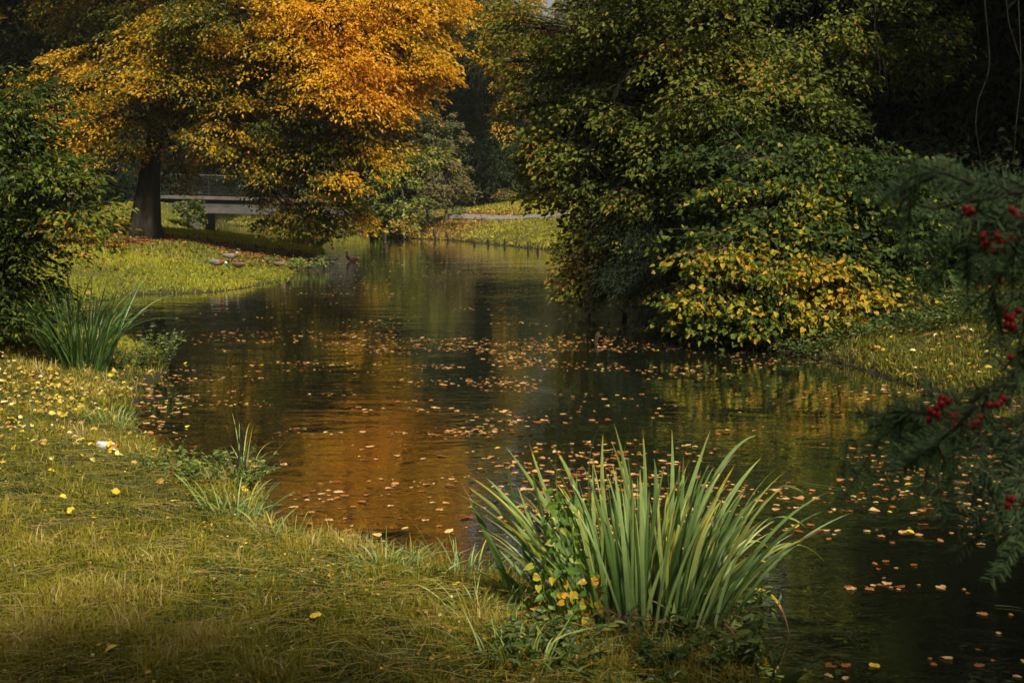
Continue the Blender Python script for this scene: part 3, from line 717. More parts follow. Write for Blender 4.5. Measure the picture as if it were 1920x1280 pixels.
tree("autumn_tree", "large tree with orange and yellow leaves beside the bridge", "tree", tb,
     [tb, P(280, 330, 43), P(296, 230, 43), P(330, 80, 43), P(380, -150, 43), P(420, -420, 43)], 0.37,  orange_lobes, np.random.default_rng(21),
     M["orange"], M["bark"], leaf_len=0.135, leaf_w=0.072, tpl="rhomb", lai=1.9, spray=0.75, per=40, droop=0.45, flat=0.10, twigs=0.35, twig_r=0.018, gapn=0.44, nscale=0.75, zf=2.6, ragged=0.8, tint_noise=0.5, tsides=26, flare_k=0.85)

# oak hanging over the water on the right
ob = P(1520, 560, 27.0); ob[2] = gz(ob[0], ob[1]) - 0.1
oak_lobes = [lb(985, 50, 25, 60, 50, 1.0, .6, .56), lb(945, 115, 25, 34, 16, .5, .6, .6), lb(1000, 150, 25, 55, 34, .9, .6, .56), lb(965, 205, 25, 40, 14, .5, .6, .58), lb(1010, 270, 24.5, 45, 34, .8, .8, .5), lb(975, 310, 24.5, 28, 14, .4, .7, .5), lb(1000, 365, 24.5, 30, 14, .5, .7, .52), lb(1060, 375, 24.3, 26, 16, .4, .7, .5), lb(1095, 450, 24, 38, 45, .8, .8, .56), lb(1090, 520, 23.5, 40, 32, .7, .8, .58), lb(1075, 90, 25, 70, 60, 1.2, .8, .45), lb(1160, 60, 24, 110, 75, 1.6, .95, .42), lb(1170, 190, 23.5, 95, 70, 1.4, 1, .40),
    lb(1050, 250, 24.5, 75, 55, 1.1, 1, .48), lb(1110, 320, 24, 90, 60, 1.2, 1.05, .46), lb(1035, 330, 24.5, 48, 34, .8, .8, .55), lb(1105, 410, 24, 50, 40, .8, .9, .56), lb(1120, 480, 23.5, 65, 45, .8, .9, .62), lb(1085, 535, 23, 42, 20, .5, .8, .58),
    lb(1145, 545, 23, 35, 22, .5, .7, .62), lb(1160, 415, 22.6, 40, 30, .6, .8, .46), lb(1150, 500, 22.4, 30, 22, .5, .7, .56), lb(1190, 455, 21.6, 26, 18, .4, .6, .5), lb(1230, 280, 22.5, 80, 60, 1.2, 1.1, .44), lb(1200, 370, 22.5, 60, 45, .8, 1, .46), lb(1290, 130, 23, 120, 80, 1.6, 1, .36), lb(1360, 50, 23, 120, 70, 1.6, .9, .30), lb(1330, 210, 22, 90, 55, 1.2, 1.1, .42), lb(1420, 180, 22, 100, 60, 1.2, 1, .42),
    lb(1450, 260, 22, 80, 45, 1.0, .9, .38), lb(1540, 100, 22.5, 110, 70, 1.4, .8, .34), lb(1660, 50, 22.5, 110, 60, 1.4, .8, .34), lb(1700, 110, 22.5, 80, 40, 1.0, .7, .34), lb(1520, 220, 22.5, 90, 50, 1.0, .9, .36), lb(1300, 330, 21.8, 70, 45, .9, .9, .38), lb(1560, 300, 21.5, 90, 40, .9, .8, .35),
    lb(1150, -90, 24, 150, 90, 2.2, .8, .42), lb(1380, -100, 23.5, 180, 100, 2.4, .8, .34), lb(1620, -110, 24, 180, 100, 2.4, .8, .3), lb(1250, -280, 25, 180, 110, 2.6, .8, .4), lb(1520, -300, 25, 200, 120, 2.8, .8, .3)]
tree("oak_tree", "big green oak hanging its branches low over the right side of the pond", "tree", ob,
     [ob, P(1500, 430, 27), P(1470, 250, 27), P(1400, 60, 26.5), P(1380, -150, 26.5), P(1400, -380, 26.5)], 0.42, oak_lobes, np.random.default_rng(31),
     M["oak"], M["bark"], leaf_len=0.10, leaf_w=0.066, tpl="leaf", lai=1.35, spray=0.42, per=20, droop=0.35, flat=0.34, twigs=0.7, twig_r=0.012, gapn=0.45, nscale=1.1, zf=1.6, ragged=0.8, tint_noise=0.45, horiz=0.6, nrm_up=0.7)

# bare boughs of the oak that show against the leaves
oak_root = [o for o in bpy.data.objects if o.name.startswith("oak_tree")][0]
for pth, d_, r_ in [([(1420, 20), (1250, 60), (1165, 150), (1120, 260), (1085, 340)], 22.6, .07), ([(1300, 120), (1180, 170), (1085, 210), (1040, 330)], 23.2, .04), ([(1250, 260), (1150, 360), (1100, 440), (1080, 520)], 21.9, .035), ([(1200, 20), (1080, 70), (1010, 140), (985, 210)], 24.3, .04), ([(1350, 150), (1260, 210), (1215, 330), (1200, 400)], 21.6, .035)]:
    pp = np.array([P(a, b, d_ + .1 * k) for k, (a, b) in enumerate(pth)]) - ob; u = np.linspace(0, len(pp) - 1, 26); ii = np.arange(len(pp)); pp = np.stack([np.interp(u, ii, pp[:, k]) for k in range(3)], -1)
    for _ in range(4): pp[1:-1] = (pp[:-2] + 2 * pp[1:-1] + pp[2:]) / 4
    pp[1:-1] += np.random.default_rng(int(r_ * 1e4)).normal(size=(24, 3)) * .015
    mb = MB(); add_polytube(mb, pp, np.linspace(r_, r_ * .2, 26), 8, wob=.2)
    for q in range(7):
        k = 4 + 3 * q; e = pp[k] + np.array([(-.5 if q % 2 else .35), -.1, -.35 - .1 * (q % 3)]) * .9; V, qq = tubes(pp[k], (pp[k] + e) / 2 + [0, 0, .1], e, r_ * .3, r_ * .06, 6, 5); mb.add(V, qq)
    mb.build("bough", M["bark"], oak_root, True)

# lime / linden bush with yellowing skirts
lbse = P(1500, 600, 20.5); lbse[2] = gz(lbse[0], lbse[1]) - 0.1
lin = [lb(1450, 380, 19.5, 120, 45, .9, 1.1, .40), lb(1350, 360, 19.0, 60, 16, .5, .9, .62), lb(1560, 360, 19.5, 120, 40, .8, 1, .36), lb(1410, 440, 19.2, 120, 45, .8, 1.1, .34), lb(1560, 440, 19.2, 120, 50, .9, 1.1, .33), lb(1680, 420, 19.5, 90, 60, .9, 1, .28),
    lb(1370, 478, 18.4, 80, 12, .5, .9, .66), lb(1450, 500, 18.4, 90, 22, .6, 1, .42), lb(1350, 520, 18.6, 60, 30, .5, .9, .40), lb(1520, 490, 18.3, 60, 18, .5, .9, .64), lb(1340, 560, 18.2, 80, 16, .5, .9, .64), lb(1430, 560, 18.2, 90, 26, .6, 1.0, .42),
    lb(1275, 545, 18.8, 34, 20, .4, .7, .40), lb(1300, 600, 18.2, 50, 12, .4, .8, .60), lb(1420, 600, 18.0, 80, 14, .5, .9, .50), lb(1530, 590, 18.0, 90, 14, .5, .9, .54), lb(1620, 545, 18.3, 90, 14, .5, .9, .60), lb(1700, 540, 18.6, 50, 12, .4, .8, .7), lb(1600, 500, 18.8, 90, 32, .7, 1, .34), lb(1690, 510, 19.2, 80, 30, .6, .9, .26),
    lb(1500, 300, 20, 110, 50, .9, .9, .30), lb(1640, 330, 20, 110, 50, .9, .9, .26), lb(1400, 290, 20.3, 90, 50, .8, .9, .32)]
tree("linden_bush", "broad bush of heart shaped green leaves with yellow lower branches on right bank", "bush", lbse,
     [lbse, P(1510, 520, 20.3), P(1520, 430, 20.2), P(1520, 330, 20.2)], 0.12, lin, np.random.default_rng(41),
     M["linden"], M["bark2"], leaf_len=0.082, leaf_w=0.075, tpl="heart", lai=1.5, spray=0.40, per=16, droop=0.45, flat=0.12, twigs=0.6, twig_r=0.009, horiz=0.9, nrm_up=0.35, gapn=0.42, nscale=1.3, zf=2.4, tint_noise=0.6, ragged=0.8, tv=0.24)

# dark yew behind it, its boughs reaching the water
yb = P(1330, 560, 22.5); yb[2] = gz(yb[0], yb[1]) - 0.05
dy = [lb(1210, 440, 22, 60, 40, .8, 1, .5), lb(1180, 495, 21.6, 60, 28, .7, 1, .5), lb(1240, 500, 21.3, 70, 40, .8, 1, .45), lb(1275, 568, 20.6, 40, 20, .7, .8, .5), lb(1290, 570, 20.8, 70, 35, .7, 1, .45), lb(1280, 430, 22, 80, 60, 1.0, 1, .4), lb(1350, 300, 23.2, 130, 110, 1.4, 1, .35),
      lb(1480, 330, 23.5, 150, 130, 1.4, 1, .3), lb(1640, 380, 23, 150, 130, 1.4, 1, .3), lb(1260, 330, 23.5, 80, 80, 1.2, .9, .4), lb(1400, 520, 21.5, 140, 70, 1.0, 1, .4), lb(1580, 530, 21.3, 150, 70, 1.0, 1, .35), lb(1740, 480, 21, 120, 90, 1.0, 1, .3), lb(1500, 600, 20.6, 200, 28, .8, 1, .45)]
tree("yew_tree", "dark drooping yew behind the yellow leaved bush, boughs dipping to the water", "tree", yb,
     [yb, P(1340, 450, 22.6), P(1360, 320, 22.8), P(1380, 200, 23)], 0.2, dy, np.random.default_rng(43),
     M["darkneedle"], M["bark"], leaf_len=0.085, leaf_w=0.022, tpl="rhomb", lai=1.3, spray=0.5, per=60, droop=0.7, flat=0.10, twigs=0.25, twig_r=0.012, gapn=0.30)

# green bush at the left edge, quite near
bb = P(-40, 600, 15.5); bb[2] = gz(bb[0], bb[1]) - 0.05
bush = [lb(40, 170, 15, 70, 45, .6, .7, .42), lb(20, 230, 14.8, 100, 55, .7, .9, .42), lb(-60, 200, 15.5, 120, 120, 1.0, 1, .45), lb(60, 320, 14.6, 85, 50, .7, .9, .36), lb(130, 330, 14.5, 60, 40, .5, .8, .48), lb(100, 400, 14.4, 70, 40, .5, .35, .52), lb(170, 390, 14.3, 45, 26, .4, .6, .54), lb(205, 420, 14.2, 26, 16, .3, .45, .56), lb(140, 430, 14.3, 50, 20, .4, .4, .54),
        lb(20, 430, 14.8, 90, 60, .7, 1, .30), lb(30, 520, 14.9, 85, 70, .6, 1, .14), lb(-20, 590, 15, 90, 50, .6, 1, .22), lb(150, 455, 14.2, 60, 20, .4, .4, .52), lb(175, 345, 14.2, 30, 20, .3, .8, .52), lb(-120, 400, 15.5, 140, 200, 1.2, 1, .45), lb(60, 570, 15, 50, 40, .5, .9, .25)]
tree("leafy_bush", "green arching bush with some yellow leaves at the left edge", "bush", bb,
     [bb, P(-20, 500, 15.3), P(10, 380, 15.2), P(30, 240, 15.1)], 0.09, bush, np.random.default_rng(51),
     M["bushgreen"], M["bark2"], leaf_len=0.085, leaf_w=0.042, tpl="leaf", lai=1.05, spray=0.42, per=18, droop=0.2, flat=0.22, twigs=0.8, twig_r=0.006, gapn=0.46, nscale=1.5, ragged=1.0, tint_noise=0.35, horiz=0.45)

# shrubs at the far end
def shrub(name, label, px, py, d, lobes, mat, ll, lw, rngs, cat="shrub", tr=0.08, **kw):
    b = P(px, py, d); b[2] = gz(b[0], b[1]) - 0.05
    topz = max(l[0][2] for l in lobes)
    args = dict(leaf_len=ll, leaf_w=lw, tpl="rhomb", lai=1.6, spray=0.5, per=30, droop=0.25, flat=0.3, twigs=0.3, twig_r=0.016, gapn=0.33, horiz=0.5)
    args.update(kw)
    mid = (b + np.array([lobes[0][0][0], lobes[0][0][1], topz])) / 2
    return tree(name, label, cat, b, [b, mid + np.array([.1, 0, 0]), np.array([lobes[0][0][0], lobes[0][0][1], topz])], tr, lobes, np.random.default_rng(rngs), mat, M["bark2"], **args)
shrub("round_shrub", "rounded green and yellow shrub at the right end of the bridge", 760, 400, 64.5,
      [lb(745, 330, 64.5, 50, 35, 1.2, 1.1, .52), lb(790, 300, 65, 50, 25, 1.0, 1.1, .45), lb(720, 350, 64, 30, 25, .8, 1, .45), lb(770, 390, 63.5, 40, 22, .8, 1, .42), lb(760, 425, 62.8, 22, 18, .5, 1, .75), lb(720, 400, 64, 30, 30, .8, 1, .3)],
      M["olive"], 0.20, 0.13, 61)
shrub("brown_shrub", "twiggy olive brown shrub right of the round shrub", 835, 385, 65,
      [lb(835, 335, 65, 40, 35, 1.2, .8, .75), lb(860, 350, 65.5, 28, 25, .8, .7, .8), lb(810, 365, 64.5, 35, 25, .9, .8, .65), lb(820, 395, 63.5, 45, 14, .7, .9, .2)],
      M["greylead"], 0.16, 0.09, 62, twigs=0.9)
shrub("sapling", "slim olive sapling rising above the round shrub", 800, 385, 67,
      [lb(815, 250, 67, 42, 35, 1.2, .8, .42), lb(800, 215, 67, 22, 20, .7, .6, .5), lb(850, 262, 67, 30, 22, .8, .7, .55), lb(795, 280, 67, 40, 22, 1.0, .9, .4), lb(845, 225, 67, 14, 14, .5, .5, .75)],
      M["greylead"], 0.18, 0.11, 63, cat="tree", tr=0.09, twigs=0.6)
shrub("pale_shrub", "small pale shrub on the lawn behind the path", 945, 372, 82,
      [lb(945, 348, 82, 34, 16, 1.0, .7, .7), lb(975, 355, 82, 22, 12, .8, .6, .5), lb(915, 352, 82, 20, 12, .8, .6, .6)], M["olive"], 0.2, 0.12, 64)
shrub("young_bush", "thin reddish bush on the lawn in front of the pale shrub", 948, 380, 71,
      [lb(948, 362, 71, 16, 9, .5, .35, .95), lb(960, 366, 71, 10, 7, .4, .35, .9)], M["olive"], 0.10, 0.06, 65, tr=0.03, twigs=1.0, spray=0.3, per=14)
shrub("ivy_mound", "ivy covered mound against the left bridge abutment", 350, 395, 63,
      [lb(352, 385, 63, 26, 14, .8, 1.1, .5), lb(366, 400, 63, 9, 18, .5, 1.2, .4), lb(335, 378, 63, 22, 10, .6, 1, .6)], M["bushgreen"], 0.14, 0.12, 66, cat="ivy", limbs=False)
shrub("ivy_mound", "dark ivy hanging beside the right bridge abutment", 705, 425, 65,
      [lb(705, 405, 64.5, 24, 22, .8, 1.1, .3), lb(725, 425, 63.5, 26, 14, .6, 1, .4)], M["bushgreen"], 0.14, 0.12, 67, cat="ivy", limbs=False)

# big dark conifer at the centre, and the darker trees round it
def bigtree(name, label, px, d, r, h, mat, lobes, seed, cat="tree", **kw):
    b = P(px, 370, d); b[2] = gz(b[0], b[1]) - 0.2
    args = dict(leaf_len=0.30, leaf_w=0.17, tpl="rhomb", lai=1.5, spray=1.3, per=44, droop=0.4, flat=0.2, twigs=0.12, twig_r=0.03, gapn=0.30)
    args.update(kw)
    return tree(name, label, cat, b, [b, b + [.1, 0, h * .4], b + [0.2, .1, h * .75], b + [.1, 0, h]], r, lobes, np.random.default_rng(seed), mat, M["bark"], **args)
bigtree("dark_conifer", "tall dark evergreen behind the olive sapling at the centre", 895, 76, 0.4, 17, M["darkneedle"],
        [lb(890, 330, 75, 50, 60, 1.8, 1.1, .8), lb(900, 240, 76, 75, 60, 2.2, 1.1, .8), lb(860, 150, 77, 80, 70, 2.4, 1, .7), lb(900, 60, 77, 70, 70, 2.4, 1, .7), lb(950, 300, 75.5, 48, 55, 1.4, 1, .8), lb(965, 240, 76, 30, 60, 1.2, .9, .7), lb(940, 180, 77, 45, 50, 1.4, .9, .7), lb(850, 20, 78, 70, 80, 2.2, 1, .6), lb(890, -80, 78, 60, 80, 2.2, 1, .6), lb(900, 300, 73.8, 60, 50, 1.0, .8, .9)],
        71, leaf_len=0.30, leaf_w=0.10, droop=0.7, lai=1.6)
bigtree("yellow_tree", "green tree with yellow orange tips right of the dark evergreen", 915, 79, 0.25, 14, M["orange"],
        [lb(940, 60, 70, 50, 60, 1.6, .9, .36), lb(960, 10, 70, 60, 50, 1.6, .9, .5), lb(905, 20, 69, 40, 40, 1.2, .9, .4), lb(945, 130, 70, 30, 30, 1.0, .7, .34), lb(950, 235, 70, 16, 10, .5, .6, .62), lb(970, 190, 70, 26, 26, .8, .5, .4)], 72, leaf_len=0.19, leaf_w=0.10, spray=.9)
# ---------------------------------------------------------------- the woods around: a few prototypes copied as whole trees
def proto(name, label, mat, seed, h, r, kind="broad", leaf=0.34, lai=1.25):
    rng = np.random.default_rng(seed); lobes = []
    if kind == "broad":
        for k in range(13):
            a = k * 2.4; u = (k + 0.5) / 13
            z = h * (0.20 + 0.70 * u); rr = r * (0.75 if u < 0.85 else 0.35) * (0.5 + 0.5 * math.sin(PI * min(1, u + 0.15)))
            lobes.append((np.array([rr * math.cos(a), rr * math.sin(a), z]), (r * .52, r * .52, h * .12), 1.0, 0.3 + 0.5 * rng.random()))
    else:
        for k in range(10):
            u = (k + 0.4) / 10; rr = r * (1 - u * 0.85)
            lobes.append((np.array([0.2 * math.cos(k * 2), 0.2 * math.sin(k * 2), h * (0.06 + 0.9 * u)]), (rr, rr, h * .085), 1.0, 0.5))
    return tree(name, label, "tree", (0, 0, 0), [(0, 0, -0.4), (0.1, 0, h * .35), (0.25, .1, h * .7), (0.2, 0.2, h * .95)], 0.35, lobes, rng, mat, M["bark"],
                leaf_len=leaf, leaf_w=leaf * 0.6 if kind == "broad" else leaf * .35, tpl="rhomb", lai=lai, spray=1.5, per=42, droop=0.35 if kind == "broad" else 0.7, flat=0.22, twigs=0.10, twig_r=0.03, gapn=0.30, tsides=12)

pr = {"dark": proto("woodland_tree", "", M["shadeleaf"], 81, 17, 4.6), "grey": proto("hazy_tree", "", M["greylead"], 82, 18, 5.0, lai=1.0),
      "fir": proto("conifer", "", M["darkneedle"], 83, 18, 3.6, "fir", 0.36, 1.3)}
used_proto = set()
def put(kind, px, d, s=1.0, label="", group=None, rz=None, sz=None, xy=None):
    root = pr[kind]
    if kind in used_proto: root = copy_tree(root)
    used_proto.add(kind)
    x, y = xy if xy is not None else P(px, 370, d)[:2]
    root.location = (x, y, gz(x, y) - 0.1); root.rotation_euler = (0, 0, random.random() * 6.28 if rz is None else rz)
    root.scale = (s, s, sz or s)
    tag(root, label, "tree", group)
    return root
W = np.random.default_rng(9)
# behind the bridge and the orange tree
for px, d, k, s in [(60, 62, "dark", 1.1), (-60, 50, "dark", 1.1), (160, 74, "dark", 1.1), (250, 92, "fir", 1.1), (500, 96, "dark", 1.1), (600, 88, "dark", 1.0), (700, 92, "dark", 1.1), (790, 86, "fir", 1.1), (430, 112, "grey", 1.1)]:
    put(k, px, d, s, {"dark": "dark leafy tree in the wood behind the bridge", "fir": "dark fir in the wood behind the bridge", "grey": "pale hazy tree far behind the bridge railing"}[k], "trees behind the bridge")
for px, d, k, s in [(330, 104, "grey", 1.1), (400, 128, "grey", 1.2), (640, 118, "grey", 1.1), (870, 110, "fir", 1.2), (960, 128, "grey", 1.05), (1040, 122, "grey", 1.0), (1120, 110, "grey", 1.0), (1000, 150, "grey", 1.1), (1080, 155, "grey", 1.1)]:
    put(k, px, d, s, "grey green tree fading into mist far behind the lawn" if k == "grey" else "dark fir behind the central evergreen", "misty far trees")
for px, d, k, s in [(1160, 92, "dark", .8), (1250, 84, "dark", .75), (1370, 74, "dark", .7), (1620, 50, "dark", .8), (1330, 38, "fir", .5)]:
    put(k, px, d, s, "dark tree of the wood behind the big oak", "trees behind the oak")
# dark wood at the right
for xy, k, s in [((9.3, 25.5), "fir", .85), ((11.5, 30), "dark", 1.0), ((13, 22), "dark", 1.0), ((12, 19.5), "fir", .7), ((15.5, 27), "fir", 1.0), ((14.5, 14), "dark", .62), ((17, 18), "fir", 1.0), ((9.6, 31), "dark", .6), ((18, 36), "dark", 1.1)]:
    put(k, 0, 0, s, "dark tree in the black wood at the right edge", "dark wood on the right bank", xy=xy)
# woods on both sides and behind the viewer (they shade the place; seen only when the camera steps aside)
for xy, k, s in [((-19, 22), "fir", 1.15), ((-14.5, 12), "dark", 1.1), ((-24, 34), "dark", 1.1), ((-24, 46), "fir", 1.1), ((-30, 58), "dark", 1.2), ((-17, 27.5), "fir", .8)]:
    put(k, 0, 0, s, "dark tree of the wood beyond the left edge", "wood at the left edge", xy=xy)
for xy, k, s in [((3.6, -5.8), "dark", .62), ((14, -14), "dark", .9), ((13, -3.5), "dark", .8), ((13, 4.5), "dark", .55), ((4, -16), "fir", 1.0), ((-20, -6), "dark", 1.1), ((-14, -20), "dark", 1.0), ((14, -12), "dark", 1.1), ((-6, -32), "dark", 1.1), ((18, 6), "fir", 1.0)]:  # first tree is added out of view to shade the near left bank
    put(k, 0, 0, s, "unseen tree behind the viewer", "wood behind the viewer", xy=xy)
# shrub layer that closes the view under the crowns
def hedge(name, label, group, pts, mat, seed, hh=2.2, leaf=0.22):
    for k, (x, y, r) in enumerate(pts):
        b = np.array([x, y, gz(x, y) - 0.1]); rg = np.random.default_rng(seed + k)
        lobes = [(b + [0.5 * r * math.cos(a), 0.5 * r * math.sin(a), hh * f], (r * .7, r * .6, hh * .42), 1.0, .5 + .3 * rg.random()) for a, f in [(0, .3), (2, .6), (4, .45), (5.2, .75)]]
        tree(name, label, "shrub", b, [b, b + [.1, 0, hh * .5], b + [0, .1, hh * .9]], 0.08, lobes, rg, mat, M["bark2"], group=group, leaf_len=leaf, leaf_w=leaf * .6,
             lai=1.4, spray=.7, per=36, droop=.3, flat=.3, twigs=.1, gapn=0.28, limbs=False)
hedge("undergrowth_shrub", "shrub in the low belt of undergrowth behind the bridge", "undergrowth behind the bridge",
      [(-30, 96, 4), (-24, 104, 4), (-36, 84, 4), (-31, 74, 3.5), (-15, 98, 4), (-8, 88, 3), (-25, 62, 3), (-20.5, 52, 2.5), (-23, 56, 3)], M["shadeleaf"], 200, 3.0, .26)
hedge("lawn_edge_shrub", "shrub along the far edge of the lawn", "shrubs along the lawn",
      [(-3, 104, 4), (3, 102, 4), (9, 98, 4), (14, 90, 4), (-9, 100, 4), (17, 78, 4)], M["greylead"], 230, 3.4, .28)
hedge("right_bank_shrub", "dark shrub under the trees of the right bank", "dark shrubs on the right bank",
      [(8.5, 21.8, 1.6), (10.6, 24.5, 2), (12.5, 27, 2), (8.9, 27.5, 1.8), (7.5, 33, 2.2), (10.5, 17.5, 1.4), (9.8, 38, 2.5), (11, 46, 3)], M["shadeleaf"], 250, 2.2, .15)
# ---------------------------------------------------------------- blade plants
def ribbons(Bs, Cs, Ts, W, rng, seg=12, fold=0.25, t=0.5, facing=None, taper=1.0, twist=0.25):
    """strap leaves along quadratic curves with a midrib fold; W widths"""
    Bs, Cs, Ts = map(lambda a: np.atleast_2d(np.asarray(a, float)), (Bs, Cs, Ts)); n = len(Bs)
    u = np.linspace(0, 1, seg + 1)[None, :, None]
    Pn = (1 - u) ** 2 * Bs[:, None] + 2 * u * (1 - u) * Cs[:, None] + u ** 2 * Ts[:, None]
    Tn = norm(np.gradient(Pn, axis=1))
    if facing is None:
        a = rng.random(n) * PI; facing = np.stack([np.cos(a), np.sin(a) * 0.9, 0 * a], -1)
    S0 = np.broadcast_to(facing[:, None], Pn.shape)
    S = norm(S0 - Tn * (S0 * Tn).sum(-1, keepdims=True)); Nn = np.cross(Tn, S)
    tw = (rng.normal(size=n) * twist)[:, None, None] * u
    S2 = S * np.cos(tw) + Nn * np.sin(tw); N2 = np.cross(Tn, S2)
    prof = np.minimum(1, 0.55 + 2.2 * u[0, :, 0]) * (1 - u[0, :, 0] ** 2.6) ** (0.9 * taper)
    w = (np.broadcast_to(np.asarray(W, float), (n,))[:, None] * prof[None])[..., None] / 2
    V = np.stack([Pn - S2 * w + N2 * w * fold, Pn, Pn + S2 * w + N2 * w * fold], 2)
    o = (np.arange(n) * (seg + 1) * 3)[:, None, None]; i = np.arange(seg)[None, :, None] * 3; j = np.arange(2)[None, None]
    q = np.stack([o + i + j, o + i + j + 1, o + i + j + 4, o + i + j + 3], -1).reshape(-1, 4)
    T = np.broadcast_to(np.asarray(t, float), (n,))[:, None] + 0.22 * (u[0, :, 0][None] - 0.35)
    T = np.clip(T, 0, .94)
    tipk = 0.80 + 0.35 * rng.random(n)[:, None]; T = np.where(u[0, :, 0][None] > tipk, 1.0, T)
    return V.reshape(-1, 3), q, np.repeat(T.ravel(), 3)

def fan_clump(name, label, cat, base, n, R, h, w, rng, mat, t0=0.3, spread=0.55, droop=0.35, group=None, partname="foliage"):
    base = np.array(base, float); root = thing(name, label, cat, tuple(base), 0, group)
    a = rng.random(n) * 2 * PI; r = R * np.sqrt(rng.random(n))
    B = np.stack([r * np.cos(a), r * np.sin(a) * 0.8, -0.03 + 0 * a], -1)
    for k in range(n): B[k, 2] += gz(base[0] + B[k, 0], base[1] + B[k, 1]) - base[2] if n < 400 else 0
    H = h * (0.45 + 0.6 * rng.random(n)); out = norm(np.stack([np.cos(a), np.sin(a), 0 * a], -1) + 0.5 * rng.normal(size=(n, 3)) * [1, 1, 0])
    k = spread * (r / R * 0.8 + 0.25) * (0.6 + 0.8 * rng.random(n))
    Cc = B + out * (H * k * 0.55)[:, None] + np.stack([0 * H, 0 * H, H * 0.75], -1)
    dr = droop * rng.random(n) ** 2
    T = B + out * (H * (k + dr * 1.3))[:, None] + np.stack([0 * H, 0 * H, H * (1 - dr)], -1)
    mb = MB(); V, q, t = ribbons(B, Cc, T, w * (0.6 + 0.6 * rng.random(n)), rng, 9, 0.2, t0 + 0.16 * rng.normal(size=n)); mb.add(V, q, t)
    mb.build(partname, mat, root); return root

rng = np.random.default_rng(77)
# the big iris clump in the foreground: prominent leaves traced one by one, then fillers
Qx = lambda x, y: (840 + 0.3958 * x, 780 + 0.3958 * (y + max(0, (y - 650)) * 0.14))
BL = [((760, 1000), (560, 500), (270, 140), .62), ((740, 1000), (520, 560), (380, 115), .60), ((780, 1000), (640, 300), (490, 135), .62), ((800, 1000), (570, 250), (725, 42), .58),
      ((860, 1000), (700, 500), (735, 80), .66), ((900, 1000), (760, 400), (850, 100), .64), ((920, 1000), (900, 400), (785, 30), .60), ((880, 1000), (960, 450), (920, 50), .58), ((960, 1000), (920, 500), (770, 105), .62),
      ((1000, 1000), (1080, 480), (1060, 60), .55), ((980, 960), (1100, 450), (1245, 60), .58), ((1040, 980), (1230, 90), (1490, 85), .55), ((1060, 980), (1250, 420), (1485, 195), .60), ((1120, 960), (1430, 170), (1685, 362), .60),
      ((1180, 900), (1480, 320), (1700, 530), .70), ((1220, 880), (1570, 410), (1790, 690), .72), ((1050, 1020), (1560, 560), (1625, 1030), .84), ((1060, 1010), (1260, 880), (1420, 960), .5), ((1040, 1030), (1250, 960), (1310, 1230), .45),
      ((720, 1000), (440, 560), (50, 305), .66), ((700, 980), (330, 460), (20, 358), .55), ((690, 960), (400, 540), (70, 425), .58), ((360, 960), (220, 600), (60, 312), .25), ((480, 950), (330, 600), (275, 190), .22),
      ((640, 980), (420, 500), (180, 290), .55), ((620, 960), (500, 320), (250, 375), .86), ((600, 980), (520, 600), (510, 170), .3), ((640, 1000), (600, 600), (610, 250), .28), ((700, 1000), (690, 500), (690, 170), .5),
      ((830, 1020), (870, 700), (790, 340), .3), ((840, 1020), (860, 560), (895, 350), .35), ((760, 1000), (740, 700), (725, 330), .5), ((640, 940), (560, 400), (495, 625), .9), ((560, 700), (600, 180), (690, 458), .9),
      ((905, 900), (840, 620), (690, 850), .95), ((850, 1000), (840, 580), (738, 738), .45), ((1100, 950), (1150, 560), (1365, 220), .88), ((1060, 970), (1060, 640), (1075, 475), .93), ((960, 980), (1000, 560), (1090, 290), .82),
      ((1150, 950), (1330, 600), (1455, 385), .2), ((1190, 930), (1290, 500), (1410, 350), .3), ((860, 890), (960, 950), (1080, 1010), .5), ((1160, 940), (1250, 640), (1300, 380), .25), ((1080, 960), (1100, 700), (1180, 410), .22),
      ((660, 1000), (380, 760), (240, 630), .5), ((640, 1010), (480, 760), (330, 330), .55), ((880, 980), (740, 560), (560, 440), .6), ((560, 1000), (480, 600), (385, 215), .5), ((920, 980), (1010, 380), (975, 195), .5),
      ((1000, 980), (1120, 560), (1115, 180), .35), ((1030, 980), (1060, 640), (1040, 200), .62), ((880, 990), (860, 380), (820, 210), .6), ((1180, 900), (1380, 620), (1520, 690), .9), ((1190, 900), (1420, 380), (1575, 700), .85),
      ((1200, 940), (1420, 500), (1520, 380), .55), ((900, 1000), (960, 700), (1060, 330), .35), ((780, 1000), (600, 640), (520, 350), .7), ((420, 960), (330, 740), (210, 700), .3), ((1120, 960), (1340, 360), (1290, 420), .8)]
B = []; Cc = []; T = []; tt = []; ww = []
for b, c, t_, tn in BL:
    db = 6.1 + 0.25 * rng.normal(); db = min(max(db, 5.75), 6.5)
    bp = G(*Qx(*b), 0.02); dd = rng.normal() * 0.18
    bp = P(Qx(*b)[0], Qx(*b)[1], bp[1] + 0.05)
    B.append(bp); Cc.append(P(*Qx(*c), bp[1] + dd * .5)); T.append(P(*Qx(*t_), bp[1] + dd)); tt.append(tn); ww.append(0.029 + 0.010 * rng.random())
nf = 200
for k in range(nf):
    bx = 560 + 720 * rng.random(); by = 980 + 110 * rng.random(); f = (bx - 920) / 360
    hgt = 380 + 520 * rng.random() * (1 - 0.3 * abs(f)); tx = bx + f * 420 * (0.5 + rng.random()) + 110 * rng.normal()
    bp = G(*Qx(bx, by), 0.05); dep = bp[1]
    d2 = dep + (0.35 * rng.random() - 0.05)
    B.append(P(*Qx(bx, by), dep)); Cc.append(P(*Qx(bx * .5 + tx * .5 - f * 90, by - hgt * .75), (dep + d2) / 2)); T.append(P(*Qx(tx, by - hgt), d2)); tt.append(0.20 + 0.60 * rng.random() ** 1.2 + (0.4 if rng.random() < .07 else 0)); ww.append(0.012 + 0.012 * rng.random())
